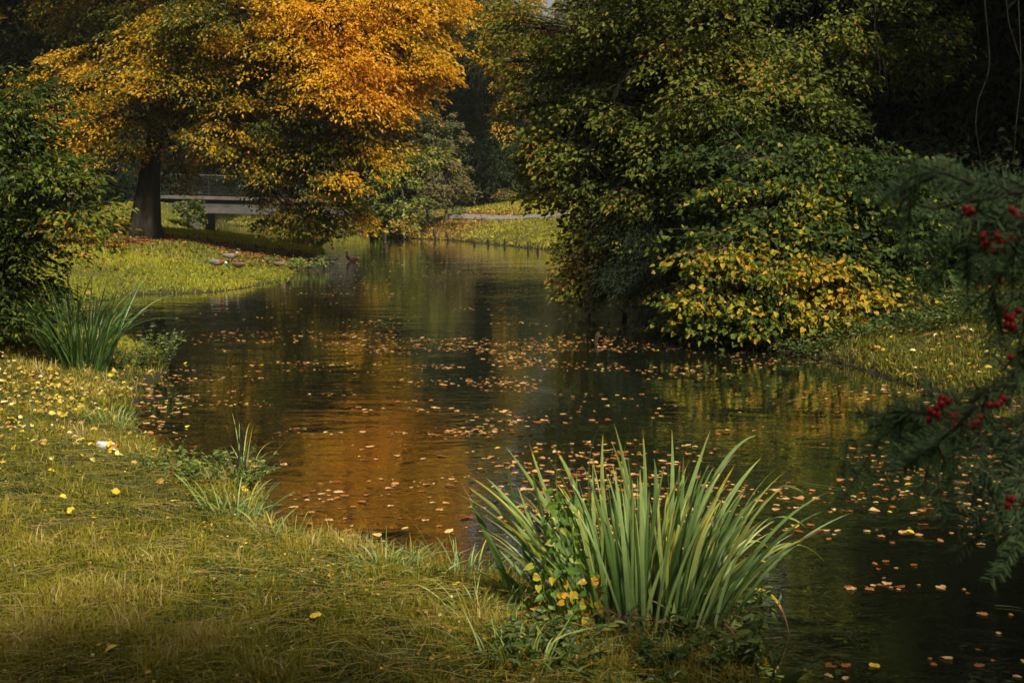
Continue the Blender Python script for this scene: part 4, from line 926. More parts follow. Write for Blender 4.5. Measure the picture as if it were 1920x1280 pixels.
B = np.array(B); Cc = np.array(Cc); T = np.array(T); ww = np.array(ww); tt = np.array(tt)
B[:, 2] = np.minimum(B[:, 2], ground(B[:, 0], B[:, 1]) - 0.01)
a = rng.normal(size=len(B)) * 0.55; fac = np.stack([np.cos(a), np.sin(a), 0 * a], -1)
ib = np.array([B[:, 0].mean(), B[:, 1].mean(), gz(B[:, 0].mean(), B[:, 1].mean())])
iris = thing("iris_clump", "large clump of tall sword shaped green leaves at the water edge in the foreground", "plant", tuple(ib))
green = tt < 0.8
for nm, sel, lab in (("foliage", green, None), ("yellow_leaves", ~green, "yellowing arched leaves")):
    V, q, t = ribbons(B[sel] - ib, Cc[sel] - ib, T[sel] - ib, ww[sel], rng, 16, 0.22, tt[sel], fac[sel], 1.0, 0.5)
    o = link(nm, mesh_from(nm, V, q, M["iris"], t, True), iris)
    if lab: o["label"] = lab
# dead brown leaf and basal stubs
mb = MB()
for (b, c, t_, w_) in [((1010, 1020), (960, 880), (1010, 960), .06), ((1000, 1060), (990, 960), (970, 1100), .05), ((760, 1010), (760, 900), (750, 820), .03), ((880, 1040), (860, 980), (885, 930), .025), ((655, 1040), (640, 1000), (670, 930), .03), ((580, 1190), (600, 1120), (615, 1060), .02)]:
    bp = G(*Qx(*b), 0.05); dd = bp[1] - 0.12
    V, q, t = ribbons(P(*Qx(*b), dd) - ib, P(*Qx(*c), dd - .05) - ib, P(*Qx(*t_), dd) - ib, w_, rng, 10, .6, .3 + .5 * rng.random(), None, .6, 3.0); mb.add(V, q, t)
nd = 90; bx_ = 560 + 700 * rng.random(nd); by_ = 1000 + 110 * rng.random(nd)
DB = np.array([P(*Qx(a, b), 5.75 + .35 * rng.random()) for a, b in zip(bx_, by_)]); DB[:, 2] = ground(DB[:, 0], DB[:, 1]) + .01 + .05 * rng.random(nd)
an = rng.random(nd) * 2 * PI; ln = .10 + .22 * rng.random(nd); DT = DB + np.stack([np.cos(an) * ln, np.sin(an) * ln * .7, .10 * rng.random(nd) - .03], -1); DC = (DB + DT) / 2 + np.stack([0 * an, 0 * an, .04 + .10 * rng.random(nd)], -1)
V, q, t = ribbons(DB - ib, DC - ib, DT - ib, .006 + .010 * rng.random(nd), rng, 9, .4, .3 + .6 * rng.random(nd), None, .6, 2.0); mb.add(V, q, t)
o = mb.build("dead_leaves", M["dead"], iris); o["label"] = "shrivelled brown leaves at the foot"

# climbing vine with yellow leaves on the clump
vb = P(1080, 1190, 5.65); vb[2] = gz(vb[0], vb[1])
vine = thing("climbing_vine", "climbing vine with green and yellow leaves on the left of the large clump", "plant", tuple(vb))
wb = MB(); LC = []; LT = []
for path_ in [[(1090, 1230), (1050, 1120), (1035, 1000), (1060, 940)], [(1070, 1200), (1080, 1080), (1070, 980), (1040, 930)], [(1100, 1180), (1110, 1100), (1080, 1030), (1060, 960)], [(1040, 1230), (1030, 1150), (1010, 1080), (1020, 1060)], [(1060, 1240), (1075, 1180), (1100, 1120), (1118, 1075)]]:
    pp = [P(x_, y_, 5.75 + 0.03 * k) for k, (x_, y_) in enumerate(path_)]; pp = np.array(pp)
    u = np.linspace(0, 3, 22); i = np.clip(u.astype(int), 0, 2); f = (u - i)[:, None]; pts = pp[i] * (1 - f) + pp[i + 1] * f + 0.008 * rng.normal(size=(22, 3))
    add_polytube(wb, pts - vb, 0.0022, 5, 0.4)
    for k in range(34):
        q = pts[rng.integers(0, 22)] + rng.normal(size=3) * [.024, .03, .03]; q[1] -= 0.02; LC.append(q)
        x_, y_ = project(q); LT.append(np.clip(0.28 + 0.42 * (1075 - 960 < y_ - 960) + 0.22 * rng.normal(), 0, 1))
LC = np.array(LC); n = len(LC)
D = rng.normal(size=(n, 3)) * [1, .5, .6] + [0, -.2, -.7]; Nn = np.array([0, -1, .5]) + .6 * rng.normal(size=(n, 3))
V, Fa, t = leaves(LC - vb, D, Nn, .032 + .020 * rng.random(n), .026 + .012 * rng.random(n), "heart", np.array(LT))
link("foliage", mesh_from("foliage", V, Fa, M["vine"], t), vine); wb.build("stem", M["vine"], vine)

# left iris clump
lc = hit(150, 692); lc[2] = gz(lc[0], lc[1])
fan_clump("iris_clump", "arching green reed clump at the left, by the shaded cove", "plant", lc, 240, 0.30, 1.12, 0.022, rng, M["iris"], 0.20, .52, .40)
# tufts along the near shore
for (px, py, n, R, h, lab) in [(455, 905, 13, .06, .42, "thin wispy tuft of grass round the dark stake"), (655, 1015, 12, .06, .22, "small pale tuft right of the flooded grass"), (725, 1070, 34, .10, .20, "bright green tuft on the shore left of the big clump"),
                               (868, 1085, 30, .12, .22, "grass tuft at the water just left of the big clump"), (790, 1085, 18, .08, .17, "short tuft between the two shore tufts"), (430, 965, 46, .14, .22, "leafy grass tuft on the point of the near bank"),
                               (210, 800, 40, .16, .20, "fine grass tuft behind the white bottle"), (365, 835, 16, .10, .16, "sparse tuft in the shallow water by the bank"), (535, 1005, 26, .14, .15, "grey green flooded tuft at the near shore"), (905, 1150, 22, .12, .17, "long loose grass at the left foot of the big clump"), (980, 1245, 36, .16, .18, "dark grass under the big clump at the bottom of the picture")]:
    b = hit(px, py); b[2] = max(gz(b[0], b[1]), -0.03)
    fan_clump("grass_tuft", lab, "grass tuft", b, int(n * 1.5), R * 1.3, h * 1.35, .009, rng, M["iris"], .60, .75, .6, "grass tufts along the near shore")

def herb(name, label, px, py, nst, R, h, leaf, rng, mat="herb", t0=.45, group=None, cat="weed", dens=16, drp=0.2, tpl="leaf", red=0):
    b = hit(px, py); b[2] = max(gz(b[0], b[1]), -0.02); root = thing(name, label, cat, tuple(b), 0, group)
    a = rng.random(nst) * 2 * PI; r = R * np.sqrt(rng.random(nst))
    A = np.stack([r * .5 * np.cos(a), r * .5 * np.sin(a), -.03 + 0 * a], -1); H = h * (.5 + .6 * rng.random(nst))
    E = A + np.stack([r * np.cos(a) * .9, r * np.sin(a) * .9, H], -1) + .03 * rng.normal(size=(nst, 3)); Cm = (A + E) / 2 + .25 * h * rng.normal(size=(nst, 3)) * [.4, .4, .1] + [0, 0, .1 * h]
    V, q = tubes(A, Cm, E, .0035, .0012, 5, 4); wb = MB(); wb.add(V, q, .2); wb.build("stem", M[mat], root)
    u = (.15 + .85 * rng.random((nst, dens)))[..., None]
    C0 = ((1 - u) ** 2 * A[:, None] + 2 * u * (1 - u) * Cm[:, None] + u ** 2 * E[:, None]).reshape(-1, 3); n = len(C0)
    D = rdir(n, rng) * [1, 1, .4] + [0, 0, .15 - drp]; Nn = np.array([0, -.3, 1.0]) + .5 * rng.normal(size=(n, 3)); Ls = leaf * (.5 + .8 * rng.random(n))
    V, Fa, t = leaves(C0, D, Nn, Ls, Ls * .42, tpl, np.clip(t0 + .18 * rng.normal(size=n), 0, 1)); link("foliage", mesh_from("foliage", V, Fa, M[mat], t), root)
    return root
herb("leafy_weed", "bluish leafy weed at the shore right of the left reed clump", 285, 690, 40, .42, .50, .055, rng)
herb("leafy_weed", "low weed trailing from the left reed clump to the water", 235, 690, 20, .30, .26, .05, rng)
herb("leafy_weed", "dense low weed on the bank point by the dark stake", 415, 905, 60, .34, .20, .045, rng, t0=.5, dens=24)
herb("leafy_weed", "low green weed left of the bank point", 335, 880, 40, .30, .16, .045, rng, t0=.55)
herb("leafy_weed", "nettle like weed at the right foot of the big clump", 1350, 1170, 20, .20, .28, .06, rng, t0=.5)
herb("leafy_weed", "dark green weed leaning over the water at the bottom right of the clump", 1370, 1240, 22, .20, .26, .07, rng, t0=.42)
herb("leafy_weed", "small leaved weeds under the big clump", 1180, 1240, 34, .34, .16, .04, rng, t0=.35, dens=20)
herb("leafy_weed", "tangled weeds at the left foot of the vine", 1010, 1235, 30, .26, .16, .05, rng, t0=.4)
herb("leafy_weed", "weed with yellow leaves right of the vine foot", 1280, 1260, 18, .2, .14, .05, rng, t0=.6)
herb("leafy_weed", "weeds on the far tip of the left bank", 578, 460, 50, .9, .42, .14, rng, t0=.5, dens=24)
herb("leafy_weed", "pale green waterside weeds behind the resting ducks", 552, 503, 50, .8, .34, .11, rng, t0=.6, dens=22)
herb("leafy_weed", "dark bramble at the foot of the left bush", 60, 620, 40, .7, .5, .09, rng, t0=.2, dens=20)
# burdock like leaf at the bottom right corner of the clump
lb0 = G(1500, 1300, 0.03); rt = thing("broad_leaf_plant", "single broad crinkled leaf arching over the water at the bottom", "plant", tuple(lb0))
mb = MB()
for b, c, t_, w_ in [((1470, 1300), (1530, 1215), (1572, 1275), .085), ((1460, 1310), (1480, 1240), (1520, 1260), .04), ((1440, 1300), (1450, 1250), (1480, 1200), .008)]:
    V, q, t = ribbons(P(*b, lb0[1]) - lb0, P(*c, lb0[1]) - lb0, P(*t_, lb0[1] - .03) - lb0, w_, rng, 14, -.35, .3, np.array([[.35, -1, 0.2]]), .8, .2); V = V + .003 * rng.normal(size=V.shape); mb.add(V, q, t)
mb.build("foliage", M["herb"], rt, True)

# ---------------------------------------------------------------- the near yew with red berries
yx = np.array([2.05, 2.75, 0.0]); yx[2] = 0.30
ny = thing("berry_yew", "blurred yew branches with red berries hanging in from the right edge", "tree", tuple(yx))
wb = MB(); add_polytube(wb, np.array([[0, 0, -.7], [.05, .05, .6], [-.02, 0, 1.4], [.05, .1, 2.2], [.0, .1, 3.2]]), [.13, .11, .09, .07, .04], 14, wob=.2)
D0 = 2.6
BR = [([(2100, 280), (1960, 340), (1850, 340), (1770, 305), (1705, 282)], 1.0), ([(1960, 340), (1850, 350), (1760, 370), (1680, 350)], .6), ([(1960, 340), (1880, 370), (1800, 420), (1755, 515)], 1.0), ([(1960, 330), (1900, 360), (1840, 430), (1800, 500)], .7),
      ([(2050, 350), (1960, 420), (1915, 560), (1900, 720)], 1.0), ([(1905, 420), (1890, 480), (1870, 540), (1880, 600)], .6), ([(1960, 620), (1890, 690), (1790, 740), (1700, 765), (1632, 780)], 1.0), ([(1850, 715), (1790, 780), (1740, 830), (1720, 885)], .8),
      ([(1860, 720), (1840, 800), (1830, 880)], .8), ([(1820, 730), (1770, 800), (1760, 840)], .5), ([(1980, 640), (1930, 760), (1900, 830)], .7), ([(1990, 780), (1920, 860), (1870, 930), (1850, 985)], .9), ([(1990, 850), (1930, 930), (1905, 1000)], .7),
      ([(1760, 300), (1720, 320), (1680, 352)], .4), ([(1850, 340), (1790, 300), (1770, 280)], .4), ([(1960, 560), (1930, 640), (1925, 700)], .6), ([(1990, 380), (1930, 400), (1880, 440), (1860, 480)], .8), ([(1990, 460), (1940, 520), (1925, 600)], .6),
      ([(1740, 750), (1700, 745), (1660, 760)], .4), ([(1800, 735), (1770, 720), (1735, 722)], .35)]
NC = []; ND = []; NN = []
for pth, sc_ in BR:
    dd = D0 + .25 * rng.normal() * .5
    pp = np.array([P(x_, y_ + 22, dd + .02 * k) for k, (x_, y_) in enumerate(pth)]); m = len(pp) - 1; K = 60
    u = np.linspace(0, m, K); i = np.clip(u.astype(int), 0, m - 1); f = (u - i)[:, None]; f = f * f * (3 - 2 * f) * .5 + f * .5
    pts = pp[i] * (1 - f) + pp[i + 1] * f; pts[:, 1] += 0.03 * np.sin(np.linspace(0, 4, K) + sc_ * 9)
    add_polytube(wb, pts - yx, np.linspace(.0055, .0015, K), 6)
    if pth[0][0] > 1950: # attach to the trunk
        A = np.array([0, 0.0, pts[0][2] - yx[2] + .25]); V, q = tubes(A, (A + pts[0] - yx) / 2 + [0, 0, .1], pts[0] - yx, .018, .006, 8, 6); wb.add(V, q)
    segs = [pts]
    for j in range(int(8 * sc_) + 2):
        k0 = rng.integers(6, K - 6); dirn = norm(pts[min(k0 + 4, K - 1)] - pts[k0]); sd = norm(np.cross(dirn, [0, -1, 0.2])) * (1 if j % 2 else -1)
        L_ = (.035 + .055 * rng.random()) * (.6 + sc_ * .5); e = pts[k0] + (dirn * .75 + sd * .65 + rng.normal(size=3) * .2) * L_ * 1.4; e[2] -= L_ * .45
        uu = np.linspace(0, 1, 26)[:, None]; cm = (pts[k0] + e) / 2 + [0, 0, .012]
        sg = (1 - uu) ** 2 * pts[k0] + 2 * uu * (1 - uu) * cm + uu ** 2 * e; segs.append(sg); add_polytube(wb, sg - yx, np.linspace(.0022, .0009, 26), 5)
    for sg in segs:
        ln = np.linalg.norm(np.diff(sg, axis=0), axis=1).sum(); nn = int(ln / .0022)
        v = np.sort(rng.random(nn)) * (len(sg) - 1.001); i = v.astype(int); f = (v - i)[:, None]; c0 = sg[i] * (1 - f) + sg[i + 1] * f; dr = norm(sg[np.minimum(i + 1, len(sg) - 1)] - sg[i])
        sd = norm(np.cross(dr, np.array([.1, -1.0, .35]))) * np.where(np.arange(nn) % 2, 1, -1)[:, None]
        NC.append(c0); ND.append(dr * .55 + sd * .95 + .22 * rng.normal(size=c0.shape)); NN.append(np.array([0, -.6, .8]) + .35 * rng.normal(size=c0.shape))
NC = np.vstack(NC); ND = np.vstack(ND); NN = np.vstack(NN); n = len(NC)
V, Fa, t = leaves(NC - yx, ND, NN, .022 + .008 * rng.random(n), .0028, "needle", np.clip(.6 + .2 * rng.normal(size=n), 0, 1))
link("needles", mesh_from("needles", V, Fa, M["yewneedle"], t), ny); wb.build("trunk", M["bark2"], ny, True)
# the rest of that little tree, out of frame to the right
cl = [((.55, .2, 1.2), (.5, .5, .6), .6, .3), ((.5, .3, 2.0), (.5, .6, .6), .6, .3), ((.3, .3, 2.9), (.4, .5, .5), .6, .3)]
V, Fa, t, *_ = crown(cl, rng, .03, .006, "rhomb", 1.0, .2, 60, .6, .1); link("foliage", mesh_from("foliage", V, Fa, M["darkneedle"], t), ny)
# berries
def sphere(r, nu=8, nv=6):
    a = np.linspace(0, 2 * PI, nu, endpoint=False); b = np.linspace(0, PI, nv + 1)[1:-1]
    V = [[0, 0, r]] + [[r * math.sin(p) * math.cos(q), r * math.sin(p) * math.sin(q), r * math.cos(p)] for p in b for q in a] + [[0, 0, -r]]
    Ft = [[0, 1 + j, 1 + (j + 1) % nu] for j in range(nu)]; L_ = 1 + (nv - 2) * nu
    Ft += [[L_ + j, len(V) - 1, L_ + (j + 1) % nu] for j in range(nu)]
    Fq = [[1 + i * nu + j, 1 + (i + 1) * nu + j, 1 + (i + 1) * nu + (j + 1) % nu, 1 + i * nu + (j + 1) % nu] for i in range(nv - 2) for j in range(nu)]
    return np.array(V), np.array(Fq), np.array(Ft)
sv, sq, st = sphere(.0070, 10, 8); sv = sv * [1, 1, 1.1]
bme = mesh_from("berry", sv, [sq, st], M["berry"], None, True)
nb = 0
for (px, py, k, sprd) in [(1765, 740, 6, 10), (1755, 765, 5, 12), (1785, 775, 3, 10), (1822, 328, 2, 6), (1812, 382, 3, 8), (1905, 385, 3, 7), (1855, 425, 5, 14), (1862, 447, 5, 14), (1880, 450, 3, 10), (1893, 590, 5, 12), (1905, 580, 4, 10), (1890, 605, 3, 8), (1872, 745, 4, 10), (1825, 785, 3, 9), (1835, 775, 2, 8), (1890, 665, 1, 4), (1892, 935, 3, 8), (1878, 510, 2, 6), (1888, 570, 2, 6)]:
    for j in range(k):
        p = P(px + sprd * rng.normal() * .8, py + 10 + sprd * rng.normal() * .8, D0 - .09 + .02 * rng.normal()) - yx
        o = link("berry", bme, ny); o.location = tuple(p); nb += 1
# ---------------------------------------------------------------- the footbridge
YB = 65.0
def wz(py, y=YB): return float(P(960, py, y)[2])
def bx(px, y=YB): return float(P(px, 400, y)[0])
bx0, bx1 = bx(300), bx(705); L_ = bx1 - bx0
deck = lambda x: np.interp(x, [bx0, bx1], [wz(367), wz(377)])
rtop = lambda x: np.interp(x, [bx0, bx1], [wz(326.5), wz(337)])
bo = np.array([(bx0 + bx1) / 2, YB + 1.6, 0.0])
br = thing("footbridge", "low flat footbridge with dark iron railings behind the orange tree", "bridge", tuple(bo))
def slab(mb, x0, x1, y0, y1, zt, zb, n=8, mi=0):
    """slab following the deck slope; zt/zb functions of x"""
    xs_ = np.linspace(x0, x1, n)
    V = np.array([[x, y, z] for x in xs_ for (y, z) in ((y0, zb(x)), (y1, zb(x)), (y1, zt(x)), (y0, zt(x)))]) - bo
    q = []
    for i in range(n - 1):
        for j in range(4): q.append([i * 4 + j, (i + 1) * 4 + j, (i + 1) * 4 + (j + 1) % 4, i * 4 + (j + 1) % 4])
    q += [[3, 2, 1, 0], [(n - 1) * 4, (n - 1) * 4 + 1, (n - 1) * 4 + 2, (n - 1) * 4 + 3]]
    mb.add(V, np.array(q), .5, mi)
mb = MB(); slab(mb, bx0, bx1, YB - .06, YB + 3.3, lambda x: deck(x) + .02, lambda x: deck(x) - .13); mb.build("deck", M["ledge"], br)
mb = MB(); slab(mb, bx0 + .4, bx1, YB + .14, YB + .45, lambda x: deck(x) - .13, lambda x: deck(x) - .78); slab(mb, bx0 + .4, bx1, YB + 2.8, YB + 3.1, lambda x: deck(x) - .13, lambda x: deck(x) - .78); mb.build("beam", M["shaded_concrete"], br)
mb = MB(); slab(mb, bx(366), bx1, YB + .02, YB + .60, lambda x: deck(x) - .52, lambda x: deck(x) - .81); mb.build("flange", M["concrete"], br)
mb = MB()
box(mb, np.array([bx(352), YB + 1.6, .55]) - bo, (1.2, 3.6, 2.5)); mb.build("abutment", M["concrete"], br)
mb = MB(); box(mb, np.array([bx(712), YB + 1.6, .5]) - bo, (1.0, 3.6, 2.5)); mb.build("abutment", M["concrete"], br)
for yy in (YB + .02, YB + 3.2):
    xs_ = np.linspace(bx0 + .05, bx1 - .1, 30)
    mb = MB(); add_polytube(mb, np.stack([xs_, 0 * xs_ + yy, rtop(xs_)], -1) - bo, .028, 8); mb.build("handrail", M["rail_top"], br)
    mb = MB()
    for off in (.13,): add_polytube(mb, np.stack([xs_, 0 * xs_ + yy, deck(xs_) + off], -1) - bo, .014, 6)
    add_polytube(mb, np.stack([xs_, 0 * xs_ + yy, rtop(xs_) - .10], -1) - bo, .012, 6)
    mb.build("rail", M["iron"], br)
    for k, px in enumerate((302, 365, 453, 541, 629, 700)):
        x = bx(px); mb = MB(); box(mb, np.array([x, yy, (deck(x) + rtop(x)) / 2]) - bo, (.055, .055, rtop(x) - deck(x) - .02)); mb.build("post", M["iron"], br)
        if k < 5:
            x2 = bx((365, 453, 541, 629, 700)[k]); nbal = int((x2 - x) / .135); mb = MB()
            for j in range(1, nbal):
                xx = x + (x2 - x) * j / nbal; z0 = deck(xx) + .13; z1 = rtop(xx) - .10
                add_polytube(mb, np.array([[xx, yy, z0], [xx, yy, z1]]) - bo, .008, 4, cap=False)
                # wrought hoops: a lens between neighbouring bars and a ring on top
                a = np.linspace(0, 2 * PI, 13)
                add_polytube(mb, np.stack([xx + .066 * np.cos(a), 0 * a + yy, z1 - .09 + .07 * np.sin(a)], -1) - bo, .006, 3, cap=False)
                add_polytube(mb, np.stack([xx + .066 * np.cos(a), 0 * a + yy, z0 + .22 + .19 * np.sin(a)], -1) - bo, .006, 3, cap=False)
            mb.build("baluster_panel", M["iron"], br)

# ---------------------------------------------------------------- stakes in the water
rng = np.random.default_rng(99)
def stake(px, y0, y1, w, lean, label, group, d=None):
    b = G(px, y1) if d is None else P(px, y1, d); h = (y1 - y0) * b[1] / F
    b[2] = 0; r = w * b[1] / F / 2
    s = thing("wooden_stake", label, "stake", tuple(b), 0, group)
    mb = MB(); m = 7; zz = np.linspace(-.5, h, m); wob_ = .06 * r * rng.normal(size=(m, 2))
    add_polytube(mb, np.stack([lean * (zz / max(h, .1)) * r + wob_[:, 0] + .2 * r * np.sin(zz * 4), wob_[:, 1], zz], -1), r * np.linspace(1.1, .85, m), 9, wob=.25)
    mb.build("shaft", M["wood_wet"], s, True); return s
G1 = "old stakes along the far shore"
for px, y0, y1, w, le, lab in [(722, 432, 450, 4.5, 0, "thick dark stake at the left end of the far row, below the round shrub"), (790, 440, 453, 3, 0, "second stake of the far row from the left"), (817, 432, 450, 4, -1.6, "stake leaning left in the far row"), (841, 437, 451, 4, -2.2, "stake right of the leaning one in the far row"),
                               (890, 452, 459, 4, 0, "short stump in the middle of the far row"), (916, 448, 459, 3.5, -.8, "stake right of the short stump in the far row"), (946, 449, 461, 3.5, 0, "straight stake fourth from the right end of the far row"), (973, 459, 464, 3, 0, "tiny stub second before the right pair in the far row"), (990, 455, 469, 3.5, 0, "tall thin stake near the right end of the far row"), (1008, 461, 472, 4.5, 0, "rightmost stake of the far row beside the oak leaves"), (757, 440, 449, 2.5, .5, "thin stake between the thick one and the second in the far row")]:
    stake(px, y1 - (y1 - y0) * 1.15, y1, w * 1.25, le, lab, G1)
G2 = "stakes beyond the bridge"
for px, y0, y1, w, lab in [(389, 404, 413, 5, "dark stake left under the bridge"), (438, 411, 418, 4, "dark stake at the middle under the bridge"), (468, 413, 420, 3, "dark stake right under the bridge"), (402, 408, 413, 2.5, "thin stake beside the left one under the bridge")]:
    stake(px, y0, y1 , w, 0, lab, G2)
for px, y0, y1, w, le, lab in [(1105, 586, 600, 6, 0, "thin dark stake standing in the water left of the yellow bush"), (1171, 586, 597, 11, 0, "short blocky stump in the water by the yellow bush"), (1117, 622, 642, 9, .9, "crooked stump nearer the viewer in front of the thin stake")]:
    stake(px, y0, y1, w, le, lab, "stumps by the oak")
# dark broken branch standing at the near bank point, and the flat twigs
bb_ = hit(438, 915); bb_[2] = gz(bb_[0], bb_[1])
sb = thing("broken_branch", "thin dark dead branch standing up from the bank point", "branch", tuple(bb_)); mb = MB(); dd = bb_[1]
add_polytube(mb, np.array([P(430, 930, dd), P(440, 895, dd), P(450, 850, dd), P(456, 810, dd), P(452, 792, dd)]) - bb_, [.014, .012, .010, .008, .003], 7, wob=.2)
add_polytube(mb, np.array([P(452, 840, dd), P(446, 812, dd), P(440, 795, dd)]) - bb_, [.005, .004, .002], 5); add_polytube(mb, np.array([P(455, 915, dd), P(462, 880, dd), P(458, 858, dd)]) - bb_, [.009, .007, .003], 6)
mb.build("stem", M["wood_wet"], sb, True)
sb = thing("fallen_twig", "reddish brown twig reaching from the bank point over the water", "twig", tuple(hit(470, 925))); o0 = np.array(sb.location); mb = MB()
add_polytube(mb, np.array([P(430, 926, o0[1] - .1), P(470, 915, o0[1]), P(500, 908, o0[1] + .1), P(528, 905, o0[1] + .2)]) - o0, [.008, .007, .005, .003], 6, wob=.2)
add_polytube(mb, np.array([P(482, 915, o0[1]), P(487, 928, o0[1]), P(482, 942, o0[1])]) - o0, [.005, .004, .002], 5); mb.build("stem", M["bark2"], sb, True)
o0 = G(1420, 1195, .01); sb = thing("fallen_twig", "pale forked twig floating right of the big clump", "twig", tuple(o0)); mb = MB()
add_polytube(mb, np.array([G(1340, 1190, .012), G(1400, 1197, .015), G(1450, 1196, .02), G(1492, 1188, .03)]) - o0, [.003, .004, .0035, .002], 6); add_polytube(mb, np.array([G(1460, 1195, .02), G(1478, 1202, .01)]) - o0, [.002, .001], 5)
mb.build("stem", M["litterwood"] if "litterwood" in M else M["bark2"], sb, True)
for (pa, pb_, lab) in [((1505, 905), (1612, 922), "long thin green reed blade floating beyond the big clump"), ((1865, 1135), (1925, 1142), "thin reed blade floating near the right edge")]:
    A = G(*pa, .006); Bp = G(*pb_, .006); o = thing("floating_reed", lab, "reed", tuple(A)); V, q, t = ribbons(A * 0, (Bp - A) / 2 + [0, .03, .004], Bp - A, .012, rng, 10, .1, .5, np.array([[0, 1.0, 0]])); link("blade", mesh_from("blade", V, q, M["iris"], t), o)
# white bottle on the bank
p = hit(200, 845); p[2] = gz(p[0], p[1]) + .035
bt = thing("plastic_bottle", "small white bottle lying in the grass at the near bank", "bottle", tuple(p), -.12)
mb = MB(); k = p[1] / F; hl = 19 * k
add_polytube(mb, np.array([[-hl, 0, .006], [-hl * .93, 0, .006], [-hl * .3, 0, .0], [hl * .5, 0, 0], [hl * .75, 0, 0], [hl * .95, 0, 0]]), [.02, .033, .036, .035, .028, .014], 14); mb.build("body", M["white_plastic"], bt, True)
mb = MB(); add_polytube(mb, np.array([[hl * .95, 0, 0], [hl * 1.15, 0, 0]]), [.017, .017], 12); mb.build("cap", M["red_cap"], bt, True)
# white float by the oak
p = G(1092, 527, .0); o = thing("floating_board", "white board half sunk by the far shore under the oak tips", "board", tuple(p)); mb = MB(); kk = p[1] / F
box(mb, (0, 0, .03), (34 * kk, .22, .05), -.12); box(mb, (22 * kk, -.35, .02), (20 * kk, .12, .04), -.1); mb.build("plank", M["white_plastic"], o)

# ---------------------------------------------------------------- ducks
def loft(mb, C0, R, U, W_, sides, mis):
    """rings at C0 with half sizes R=(a,b) in the frame U (side) W_ (up)"""
    n = len(C0); a = np.linspace(0, 2 * PI, sides, endpoint=False)
    V = (C0[:, None] + (R[:, 0:1] * np.cos(a)[None])[..., None] * U[:, None] + (R[:, 1:2] * np.sin(a)[None])[..., None] * W_[:, None]).reshape(-1, 3)
    i = np.arange(n - 1)[:, None] * sides; j = np.arange(sides)[None]; j2 = (j + 1) % sides
    q = np.stack([i + j, i + j2, i + sides + j2, i + sides + j], -1).reshape(-1, 4); mi_ = np.repeat(np.asarray(mis), sides)
    n0 = mb.n; mb.add(V, q, .5); mb.m[4][-1] = mi_
    V2 = np.array([C0[0], C0[-1]]); mb.add(V2, np.array([[0, 0, 0]])[:0] if False else np.zeros((0, 3), int), .5)
    t = np.array([[n0 + n * sides, n0 + (jj + 1) % sides, n0 + jj] for jj in range(sides)] + [[n0 + n * sides + 1, n0 + (n - 1) * sides + jj, n0 + (n - 1) * sides + (jj + 1) % sides] for jj in range(sides)])
    mb.f.setdefault(3, []).append(t); mb.m.setdefault(3, []).append(np.array([mis[0]] * sides + [mis[-1]] * sides))

